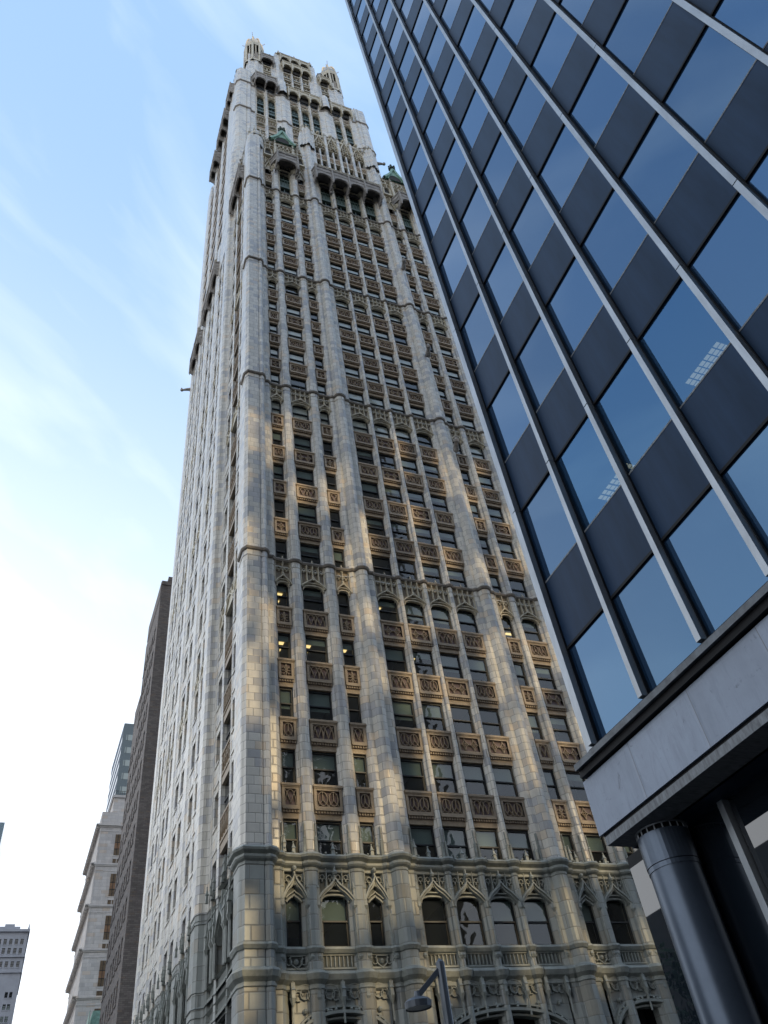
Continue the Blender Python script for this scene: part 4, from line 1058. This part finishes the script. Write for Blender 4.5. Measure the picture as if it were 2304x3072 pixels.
m = MB(WEST); m.box(ys[-1], 10.72, Z0-.17, Z0-.06, -.6, .17, 0); m.build('ledge', mat('dark_ledge', (0.10, 0.115, 0.13), .55, noise=.5, nscale=5), gb)
m = MB(WEST); m.box(ys[-1], 10.80, 6.60, 7.55, -.5, .02, 0); m.box(ys[-1], 10.6, 7.5, 7.75, -.6, -.1, 1); m.build('stone_band', [MARB, GASK], gb)
m = MB(WEST); m.box(ys[-1], 10.74, 6.54, 6.60, -.5, -.03, 1); m.box(ys[-1], 10.70, 6.40, 6.54, -.6, -.0, 0); m.build('trim', [TRIM, GASK], gb)
m = MB(lambda u, v, w: (u, w, v)); m.face([(8.9, 6.42, ys[-1]), (16, 6.42, ys[-1]), (16, 6.42, 10.65), (8.9, 6.42, 10.65)]); m.build('soffit', GASK, gb)
m = MB(lambda u, v, w: (u, w, v)); m.box(11.5, 16.0, Z0-.3, GT, ys[-1], 10.3, 0, True); m.box(8.75, 11.5, Z0-.3, 10.2, ys[-1], 10.3, 0, True); m.box(8.75, 11.5, 14.05, GT, ys[-1], 10.3, 0, True); m.box(8.75, 11.5, 10.2, 14.05, 10.2, 10.3, 0, True); m.box(8.75, 11.5, 10.2, 14.05, ys[-1], 2.3, 0, True); m.box(9.2, 16, 6.4, 7.7, ys[-1], 10.75, 0, True); m.build('wall', SPAN, gb)
# two ceiling lights glowing behind the mirror glass
FLUO = emit('fluorescent', (1, .93, .66), .55)
m = MB(lambda u, v, w: (u, w, v)); m.face([(8.76, 13.96, 2.31), (11.49, 13.96, 2.31), (11.49, 13.96, 10.19), (8.76, 13.96, 10.19)], 0); m.face([(8.76, 10.3, 2.31), (11.49, 10.3, 2.31), (11.49, 10.3, 10.19), (8.76, 10.3, 10.19)], 0); m.face([(11.49, 10.3, 2.31), (11.49, 13.96, 2.31), (11.49, 13.96, 10.19), (11.49, 10.3, 10.19)], 0); m.build('interior', DARK, gb)
for ya, yb in ((5.1, 6.2), (8.32, 9.55)):
    m = MB(lambda u, v, w: (u, w, v)); m.box(10.40, 10.76, 13.86, 13.95, ya, yb, 1, True)
    for a in range(7):
        for b in range(3): 
            y0_ = ya+.03+(yb-ya-.06)*a/7; m.face([(10.42+.11*b, 13.855, y0_), (10.51+.11*b, 13.855, y0_), (10.51+.11*b, 13.855, y0_+.12), (10.42+.11*b, 13.855, y0_+.12)], 0)
    m.build('ceiling_light', [FLUO, DARK], gb)
# lobby glazing behind the column
LOB = mat('dark_lobby_glass', (0.008, 0.012, 0.018), 0.015, ior=2.1)
for y0, y1 in ((9.05, 11.6), (6.0, 8.88), (2.9, 5.8)):
    m = MB(lambda u, v, w: (9.72-w, u, v)); m.face([(y0, .1, 0), (y1, .1, 0), (y1, 6.41, 0), (y0, 6.41, 0)], 0); m.build('lobby_window', LOB, gb)
m = MB(lambda u, v, w: (9.72-w, u, v))
for y in (8.96, 5.9, 2.8): m.box(y-.06, y+.06, 0, 6.41, -.1, .12, 0)
m.build('mullion', ALU, gb)
m = MB(lambda u, v, w: (u, w, v)); m.box(9.74, 16, 0, 6.41, -9, 11.6, 0, True); m.box(9.72, 16, 6.41, 6.6, 10.8, 11.6, 0, True); m.build('wall', GASK, gb)
# round column in ribbed metal cladding with a slotted collar
COLM = mat('ribbed_blue_steel', (0.08, 0.105, 0.145), 0.30, metal=0.5, noise=0.12, nscale=2)
m = MB(lambda u, v, w: (u, w, v)); cx, cy, cr = 9.28, 10.05, .40
def cyl(m, r0, r1, v0, v1, n=40, mi=0):
    m.cone(cx, cy, r0, r1, v0, v1, n, mi)
m.cone(cx, cy, cr, cr, 0, 5.76, 96)
co_ = m.build('column', [COLM, ALU], gb)
for p in co_.data.polygons: p.use_smooth = True
m = MB(lambda u, v, w: (u, w, v))
cyl(m, cr+.012, cr+.012, 5.76, 5.83, 40, 0); cyl(m, cr+.02, cr+.02, 5.84, 6.30, 40, 0); cyl(m, cr-.03, cr-.03, 6.2, 6.42, 24, 2); cyl(m, cr+.03, cr+.03, 6.37, 6.395, 40, 1)
m.face([(cx+(cr+.03)*math.cos(2*math.pi*i/32), 6.395, cy+(cr+.03)*math.sin(2*math.pi*i/32)) for i in range(32)], 1)
for i in range(20):
    a = 2*math.pi*i/20; m.cone(cx+(cr+.01)*math.cos(a), cy+(cr+.01)*math.sin(a), .014, .014, 6.3, 6.38, 4, 1)
o = m.build('collar', [COLM, ALU, GASK], None); o.parent = co_; o.matrix_parent_inverse = Matrix.Identity(4)

# ================================================================ STREET LAMP
lp = thing('street_lamp', 'grey steel street lamp with a short arm and round head before the terracotta facade', 'street lamp', (10.9, 22, 0))
STEEL = mat('painted_steel', (0.10, 0.115, 0.135), 0.4, metal=0.4)
m = MB(lambda u, v, w: (u, w, v)); m.cone(10.9, 22, .15, .12, 0.15, 7.95, 12); m.cone(10.9, 22, .12, .02, 7.95, 8.05, 12); m.cone(10.9, 22, .26, .2, .0, .8, 12); m.build('pole', STEEL, lp)
m = MB(lambda u, v, w: (u, 22, v)); 
m = MB(lambda u, v, w: (u, 22-w, v)); m.ribbon([(10.82, 7.75), (10.14, 7.18)], .13, -.06, .06, taper=1); m.ribbon([(10.82, 7.75), (10.14, 7.18)], .13, .06, -.06, taper=1); m.build('arm', STEEL, lp)
m = MB(lambda u, v, w: (u, w, v)); hx, hy = 10.08, 22
m.cone(hx, hy, .35, .37, 6.85, 7.0, 20, 0); m.cone(hx, hy, .37, .31, 7.0, 7.06, 20, 0); m.cone(hx, hy, .31, .08, 7.06, 7.14, 20, 0); m.cone(hx, hy, .09, .07, 7.14, 7.26, 10, 0)
hd = m.build('lamp_head', STEEL, lp)
m = MB(lambda u, v, w: (u, w, v)); m.face([(hx+.32*math.cos(2*math.pi*i/20), 6.87, hy+.32*math.sin(2*math.pi*i/20)) for i in range(20)]); o = m.build('lens', mat('lamp_lens', (.25, .26, .27), .2), None); o.parent = hd; o.matrix_parent_inverse = Matrix.Identity(4)

# ================================================================ BUILDINGS DOWN THE AVENUE
GROUND = lambda u, v, w: (u, w, v)
def win_grid(m, F, us, zs, ww, wh, dep=.12, mi=1, fr=2):
    for u in us:
        for z in zs:
            m.face([(u, z, -dep) if False else (u, z, .02), (u+ww, z, .02), (u+ww, z+wh, .02), (u, z+wh, .02)], mi)
def shell(root, F, u0, u1, z0, z1, wins, ww, wh, wallm, name='wall'):
    """a wall with true recessed windows: wins = list of (u, z)"""
    us = sorted(set([round(a, 3) for a, _ in wins])); zs = sorted(set([round(b, 3) for _, b in wins]))
    m = MB(F); cu = u0
    for a in us:
        m.face([(cu, z0, 0), (a, z0, 0), (a, z1, 0), (cu, z1, 0)]); cz = z0
        for b in zs:
            m.face([(a, cz, 0), (a+ww, cz, 0), (a+ww, b, 0), (a, b, 0)]); cz = b+wh
            for q in (((a, b), (a+ww, b)), ((a, b+wh), (a+ww, b+wh)), ((a, b), (a, b+wh)), ((a+ww, b), (a+ww, b+wh))):
                m.face([(q[0][0], q[0][1], 0), (q[1][0], q[1][1], 0), (q[1][0], q[1][1], -.25), (q[0][0], q[0][1], -.25)])
        m.face([(a, cz, 0), (a+ww, cz, 0), (a+ww, z1, 0), (a, z1, 0)]); cu = a+ww
    m.face([(cu, z0, 0), (u1, z0, 0), (u1, z1, 0), (cu, z1, 0)])
    m.build(name, wallm, root)
    wm = MB(F)
    for a in us:
        for b in zs:
            wm.face([(a, b, -.2), (a+ww, b, -.2), (a+ww, b+wh, -.2), (a, b+wh, -.2)], 0); wm.box(a, a+ww, b+wh*.5-.04, b+wh*.5+.04, -.2, -.14, 1); wm.box(a, a+.06, b, b+wh, -.2, -.14, 1); wm.box(a+ww-.06, a+ww, b, b+wh, -.2, -.14, 1)
            wm.box(a-.08, a+ww+.08, b-.16, b, -.1, .08, 2)
    o = wm.build('window', [PANE_D, FRAME, wallm], root); o['kind'] = 'stuff'
BRICK = block_mat('brown_brick', [(0.24, 0.215, 0.20), (0.19, 0.17, 0.16)], 0.45, 0.16, (0.13, 0.11, 0.10), dark_p=0.4, rough=0.85, mwid=0.02, spec=0.2)
br = thing('brick_tower', 'dark brown brick office tower stepping back behind the terracotta skyscraper', 'building', (20, 90, 0))
BX, BY = 8.6, 80.0
SIDEB = lambda u, v, w: (BX-w, u, v)
m = MB(lambda u, v, w: (u, BY-w, v)); m.face([(BX, 0, 0), (40, 0, 0), (40, 68.4, 0), (BX, 68.4, 0)]); m.box(BX-.0, 40, 68.4, 69.0, -.3, .12, 0); m.build('wall', BRICK, br)
shell(br, SIDEB, BY, 91.0, 0, 66.5, [(81.6+1.9*i, 8+3.55*j) for i in range(5) for j in range(16)], 1.15, 1.9, BRICK)
shell(br, SIDEB, 91.0, 95.3, 0, 57, [(91.8+1.9*i, 8+3.55*j) for i in range(2) for j in range(13)], 1.15, 1.9, BRICK)
m = MB(SIDEB); m.box(80.1, 90.0, 66.5, 69.0, -6, .05, 0, True); m.build('wall', BRICK, br); m = MB(SIDEB); m.box(91, 95.3, 57, 59.0, -8, .04, 0, True); m.build('wall', BRICK, br)
m = MB(lambda u, v, w: (u, w, v)); m.box(9.6, 40, 69.0, 71.6, 82, 88, 0, True); m.box(BX+.3, 40, 0, 66, 80.2, 91, 0, True); m.box(BX+.3, 40, 0, 56.5, 91, 95.3, 0, True); m.build('penthouse', BRICK, br)

STONE = block_mat('pale_limestone', [(0.53, 0.49, 0.455), (0.49, 0.455, 0.43)], 1.1, 0.5, (0.36, 0.34, 0.33), dark_p=0.25, rough=0.75, mwid=0.02)
wb = thing('limestone_building', 'pale limestone office building with stacked cornices and paired brown windows beyond the brick tower', 'building', (16, 140, 0))
WX, WY = 8.45, 130.0
WF = lambda u, v, w: (u, WY-w, v); WS = lambda u, v, w: (WX-w, u, v)
m = MB(WF); m.face([(WX, 0, 0), (30, 0, 0), (30, 61.4, 0), (WX, 61.4, 0)]); m.build('wall', STONE, wb)
m = MB(WS); m.face([(WY, 0, 0), (150, 0, 0), (150, 61.4, 0), (WY, 61.4, 0)]); m.box(WY, 150, 61.4, 61.6, -20, .0, 0, True); m.build('wall', STONE, wb)
for z in (59.3, 53.2, 47.15, 41.1, 35.1, 29.1, 23):
    m = MB(lambda u, v, w: (u, w, v)); big = z > 58
    for o_, za, zb in ((.06, z-.9, z-.75), (.12, z-.18, z), (.34 if big else .22, z, z+.18), (.12, z+.18, z+.26)):
        m.box(WX-o_, 30, za, zb, WY-o_, 150, 0, True)
    for i in range(26): m.box(WX-.62, WX, z-.12, z+.2, WY+.5+i*.76, WY+.8+i*.76, 0, True)
    m.box(WX-.66, WX, z+.2, z+.34, WY-.1, 150, 0, True)
    m.build('cornice', STONE, wb)
BRG = mat('brown_shaded_pane', (0.13, 0.09, 0.055), 0.3, noise=0.4)
BRW = mat('brown_window_panel', (0.20, 0.105, 0.05), 0.6, noise=0.3)
for z in (59.3, 53.2, 47.15, 41.1, 35.1, 29.1):
    for u in (10.9, 13.6, 16.4):
        m = MB(WF); m.box(u-.12, u+1.0, z-4.75, z-1.15, -.1, .06, 3); m.face([(u, z-4.6, .07), (u+.88, z-4.6, .07), (u+.88, z-3.6, .07), (u, z-3.6, .07)], 0); m.face([(u, z-3.6, .075), (u+.88, z-3.6, .075), (u+.88, z-2.6, .075), (u, z-2.6, .075)], 1); m.face([(u, z-2.6, .07), (u+.88, z-2.6, .07), (u+.88, z-1.3, .07), (u, z-1.3, .07)], 0)
        m.box(u+.41, u+.47, z-4.6, z-1.3, .0, .1, 2); m.box(u, u+.88, z-2.64, z-2.56, .0, .1, 2); m.box(u, u+.88, z-3.64, z-3.56, .0, .1, 2)
        m.face([(u, z-5.75, .03), (u+.8, z-5.75, .03), (u+.8, z-5.15, .03), (u, z-5.15, .03)], 0); m.box(u-.05, u+.85, z-5.15, z-5.08, 0, .08, 3)
        m.build('window', [BRG, BRW, FRAME, STONE], wb)
m = MB(WF)
for i in range(4): m.box(WX+.1+i*.95, WX+.2+i*.95, 40, 60, 0, .04, 0)
m.build('wall', STONE, wb)
m = MB(lambda u, v, w: (u, w, v)); m.box(10.0, 24, 61.5, 64.6, 130.5, 146, 0, True); m.box(9.8, 24, 64.3, 64.7, 130.3, 146, 0, True)
for i in range(14): m.box(10+i*.3, 10.05+i*.3, 64.7, 65.5, 130.5, 130.55, 1)
m.box(10, 14, 65.45, 65.5, 130.5, 130.55, 1)
m.build('penthouse', [STONE, FRAME], wb)

dk = thing('glass_tower', 'dark blue slab tower with sloping top rising beyond the limestone building', 'tower', (30, 190, 0))
DKG = mat('dark_blue_curtain', (0.025, 0.055, 0.095), 0.7, noise=0.15)
m = MB(lambda u, v, w: (u, w, v)); m.box(14, 60, 0, 107, 180, 203, 0, True); m.build('wall', DKG, dk)
wm = MB(lambda u, v, w: (u, 180-w, v))
for k in range(26):
    wm.box(14.8, 59, 20+k*3.3, 21.5+k*3.3, -.1, .03, 0)
    for i in range(12): wm.box(15+i*3.6, 15.2+i*3.6, 20+k*3.3, 21.5+k*3.3, .0, .08, 1)
o = wm.build('window', [mat('pale_blue_pane', (0.06, 0.12, 0.19), 0.5), DKG], dk); o['kind'] = 'stuff'
wm = MB(lambda u, v, w: (14-w, u, v))
for k in range(26): wm.box(180.6, 202.5, 20+k*3.3, 21.2+k*3.3, -.1, .03, 0)
o = wm.build('window', [PANE_D, DKG], dk); o['kind'] = 'stuff'

fl = thing('distant_office_building', 'distant grey office building with paired windows and cornice in the lower left corner', 'building', (-8, 205, 0))
GREYB = mat('hazed_grey_stone', (0.34, 0.35, 0.385), 0.8, noise=0.12, nscale=.5)  # lightened and blued: distance haze is put into the stone colour
FX, FY = 1.05, 200.0
FF = lambda u, v, w: (u, FY-w, v)
u_l = -18.0
z = 0
wins = []
shell(fl, FF, u_l, FX, 0, 56.2, [(FX-1.55-2.55*i-.85*j, 3+2.2*k) for i in range(6) for j in range(2) for k in range(24)], .6, 1.05, GREYB)
shell(fl, FF, u_l, FX, 58.4, 66.2, [(FX-1.3-1.12*i, zz) for i in range(14) for zz in (59.3, 61.9, 63.7)], .62, 1.15, GREYB)
m = MB(lambda u, v, w: (u, w, v)); m.box(u_l, FX, 56.2, 58.4, FY, FY+16, 0, True); m.box(FX-.02, FX, 0, 66.2, FY, FY+16, 0, True); m.box(u_l, FX+.25, 66.2, 66.7, FY-.5, FY+16, 0, True); m.box(u_l, FX+.2, 61.2, 61.5, FY-.35, FY+16, 0, True); m.box(u_l, FX+.2, 58.2, 58.5, FY-.35, FY+16, 0, True); m.box(-9, -.8, 66.7, 68.0, FY+2, FY+12, 0, True); m.box(-4, -2, 68, 68.5, FY+2, FY+9, 0, True); m.cone(FX-.1, FY+.3, .25, .05, 66.7, 68.0, 6, 0)
m.build('wall', GREYB, fl)
sv = thing('slender_tower', 'pale blue glass tower cropped by the left edge of the picture', 'tower', (-7, 92, 0))
m = MB(lambda u, v, w: (u, w, v)); m.box(-14, -3.85, 0, 41.5, 90, 104, 0, True)
for k in range(10): m.box(-14.05, -3.8, 2+k*3.9, 2.6+k*3.9, 89.95, 104.05, 1, True)
m.build('wall', [mat('pale_glass', (.30, .40, .46), .1), mat('pale_bands', (.6, .62, .64), .6)], sv)
gr = thing('mansard_building', 'small building with green copper mansard between the brick and limestone buildings', 'building', (12, 118, 0))
m = MB(lambda u, v, w: (u, w, v)); m.box(9.0, 20, 0, 25.0, 112, 126, 1, True)
m.face([(8.75, 25, 111.8), (9.35, 29.4, 113), (20, 29.4, 113), (20, 25, 111.8)], 0); m.face([(8.75, 25, 111.8), (9.35, 29.4, 113), (9.35, 29.4, 126), (8.75, 25, 126)], 0); m.face([(9.35, 29.4, 113), (20, 29.4, 113), (20, 29.4, 126), (9.35, 29.4, 126)], 0)
for i in range(8): m.box(9.0-.1+.07*i, 9.05-.1+.07*i, 25.3, 29.2, 112+1.6*i, 112.8+1.6*i, 0)
m.build('mansard_roof', [COPPER, STONE], gr)
dm = thing('domed_lantern', 'tiny pale green dome just above the bottom edge beside the limestone building', 'dome', (17, 300, 0))
m = MB(lambda u, v, w: (u, w, v))
for k in range(6):
    a, b = R(15*k), R(15*(k+1)); m.cone(16.9, 300, 1.1*math.cos(a), max(.04, 1.1*math.cos(b)), 70.8+1.3*math.sin(a), 70.8+1.3*math.sin(b), 14)
m.cone(16.9, 300, .1, .02, 72.0, 73.2, 6); m.cone(16.9, 300, 1.15, 1.15, 0, 70.8, 14, 1); m.build('dome', [mat('pale_copper', (.42, .52, .48), .6), STONE], dm)

# ================================================================ ACROSS THE AVENUE AND BEHIND THE CAMERA (seen in the glass, or added to shape the light)
CONC = mat('pale_concrete', (0.34, 0.32, 0.30), 0.8, noise=0.15, nscale=.6)
def block(name, label, x0, x1, y0, y1, h, m_, axis):
    t = thing(name, label, 'building', ((x0+x1)/2, (y0+y1)/2, 0))
    F = (lambda u, v, w: (x1+w, u, v)) if axis == 'x' else (lambda u, v, w: (u, y1+w, v))
    a, b = (y0, y1) if axis == 'x' else (x0, x1)
    n = int((b-a)/3.2)
    shell(t, F, a, b, 0, h, [(a+.9+3.2*i, 3.5+3.6*k) for i in range(n) for k in range(int(h/3.6)-1)], 1.5, 1.9, m_)
    m = MB(GROUND); m.box(x0+.3 if axis == 'x' else x0, x1-.3 if axis == 'x' else x1, 0, h+.6, y0, y1-.3 if axis == 'y' else y1, 0, True); m.build('wall', m_, t)
    return t
block('municipal_building', 'pale stone municipal block across the avenue mirrored in the lobby glass', -58, -28, 30, 58, 20.5, CONC, 'x')
# ---- added unseen screen: shades the front, its gaps imitate sun off opposite windows
SUN_MASK_GREY = mat('sun_mask_grey', (0.14, 0.14, 0.14), 0.85, noise=0.15, nscale=.4)
st = thing('sun_mask', 'added unseen slotted screen shading the terracotta front and letting warm sun patches through', 'tower', (64, -104, 0))
perp = Vector((-sdir.y, sdir.x, 0)); perp = perp if perp.x > 0 else -perp
DT = 150.0
mid = Vector((21.5, 40, 0)) + sdir*DT
def SL(u, v, w): 
    p = mid + perp*u + sdir*w; return (p.x, p.y, v)
m = MB(SL); r2 = random.Random(23)
UW = 30.0; dz = 150.0*math.tan(SUN_EL)
zlo, zhi = 9.0+dz, 48+dz
opens = []
tries = 0
while len(opens) < 90 and tries < 20000:
    tries += 1
    u = r2.uniform(-14, 13.5); ww = r2.uniform(.5, 1.15); zz = zlo+(zhi-zlo)*r2.random()**1.7; hh = r2.uniform(2.4, 6.0)
    if all(u+ww+.3 < a or a+b+.3 < u or zz+hh+.5 < c or c+d+.5 < zz for a, b, c, d in opens): opens.append((u, ww, zz, hh))
us = sorted(set([-UW, UW]+[o[0] for o in opens]+[o[0]+o[1] for o in opens]))
for a, b in zip(us[:-1], us[1:]):
    c = (a+b)/2; z = 0.0
    for (u, ww, zz, hh) in sorted([o for o in opens if o[0] < c < o[0]+o[1]], key=lambda o: o[2]):
        m.box(a, b, z, zz, -.6, .6, 0, True); z = zz+hh
    m.box(a, b, z, 200+dz, -.6, .6, 0, True)
m.build('wall', SUN_MASK_GREY, st)

SHADE_BLOCK = mat('shade_block_dark', (0.10, 0.095, 0.09), 0.85, noise=0.15, nscale=.5)  # for added unseen blocks, dark to cut sky and bounce light on the front
block('shade_block_rear', 'added unseen dark block behind the camera, holding sky light off the lower front', -32, 26, -52, -22, 118, SHADE_BLOCK, 'y')
block('shade_block_low', 'added unseen low block behind the glass office block, cutting sky light on the front', 17, 60, -14, 9, 15, SHADE_BLOCK, 'y')
block('shade_block_right', 'added unseen dark block far to the right, cutting sky light on the front', 92, 140, -60, -20, 60, SHADE_BLOCK, 'y')
# park trees mirrored in the lobby glass
LEAF = mat('summer_leaves', (0.045, 0.085, 0.025), 0.6, noise=0.4, nscale=.8); BARK = mat('bark', (0.10, 0.075, 0.055), 0.9, noise=0.3)
def crown(seed, r, h):
    q = random.Random(seed); m = MB(lambda u, v, w: (u, w, v))
    cl = [(q.gauss(0, r*.45), h+q.gauss(0, r*.4), q.gauss(0, r*.45), q.uniform(.8, 1.7)) for _ in range(26)]
    for cx_, cz_, cy_, cr_ in cl:
        for _ in range(75):
            d = Vector((q.gauss(0, 1), q.gauss(0, 1), q.gauss(0, 1))).normalized()*cr_*q.random()**.4
            p = (cx_+d.x, cz_+d.z, cy_+d.y); a = Vector((q.gauss(0, 1), q.gauss(0, 1), q.gauss(0, 1))).normalized()*.28; b = a.orthogonal().normalized()*.16
            m.face([(p[0]-a.x, p[1]-a.z, p[2]-a.y), (p[0]+b.x, p[1]+b.z, p[2]+b.y), (p[0]+a.x, p[1]+a.z, p[2]+a.y), (p[0]-b.x, p[1]-b.z, p[2]-b.y)])
    return m.build('crown', LEAF, False)
cm_ = crown(3, 4.2, 11.5)
tk = MB(lambda u, v, w: (u, w, v)); tk.cone(0, 0, .34, .16, 0, 11, 9)
for a in range(6):
    for t in range(5): tk.cone(.5*t*math.cos(a*1.05), .5*t*math.sin(a*1.05), .13-.02*t, .12-.02*t, 6.5+a*.5+t*.6, 7.3+a*.5+t*.6, 5)
tm_ = tk.build('trunk', BARK, False)
for lab, x, y in (('broad park tree nearest the street corner across the avenue', -19, 36), ('broad park tree second from the street corner across the avenue', -21, 44), ('park tree in front of the municipal block, third from the street corner', -19, 52), ('park tree farthest from the street corner across the avenue', -22, 60)):
    t = thing('park_tree', lab, 'tree', (x, y, 0), 'trees in the park across the avenue')
    for me_ in (cm_, tm_):
        o = bpy.data.objects.new(me_.name.split('.')[0], me_); C.objects.link(o); o.parent = t; o.rotation_euler = (0, 0, x*y*.1)
print('parts', len(bpy.data.objects), 'spandrels', nspan)
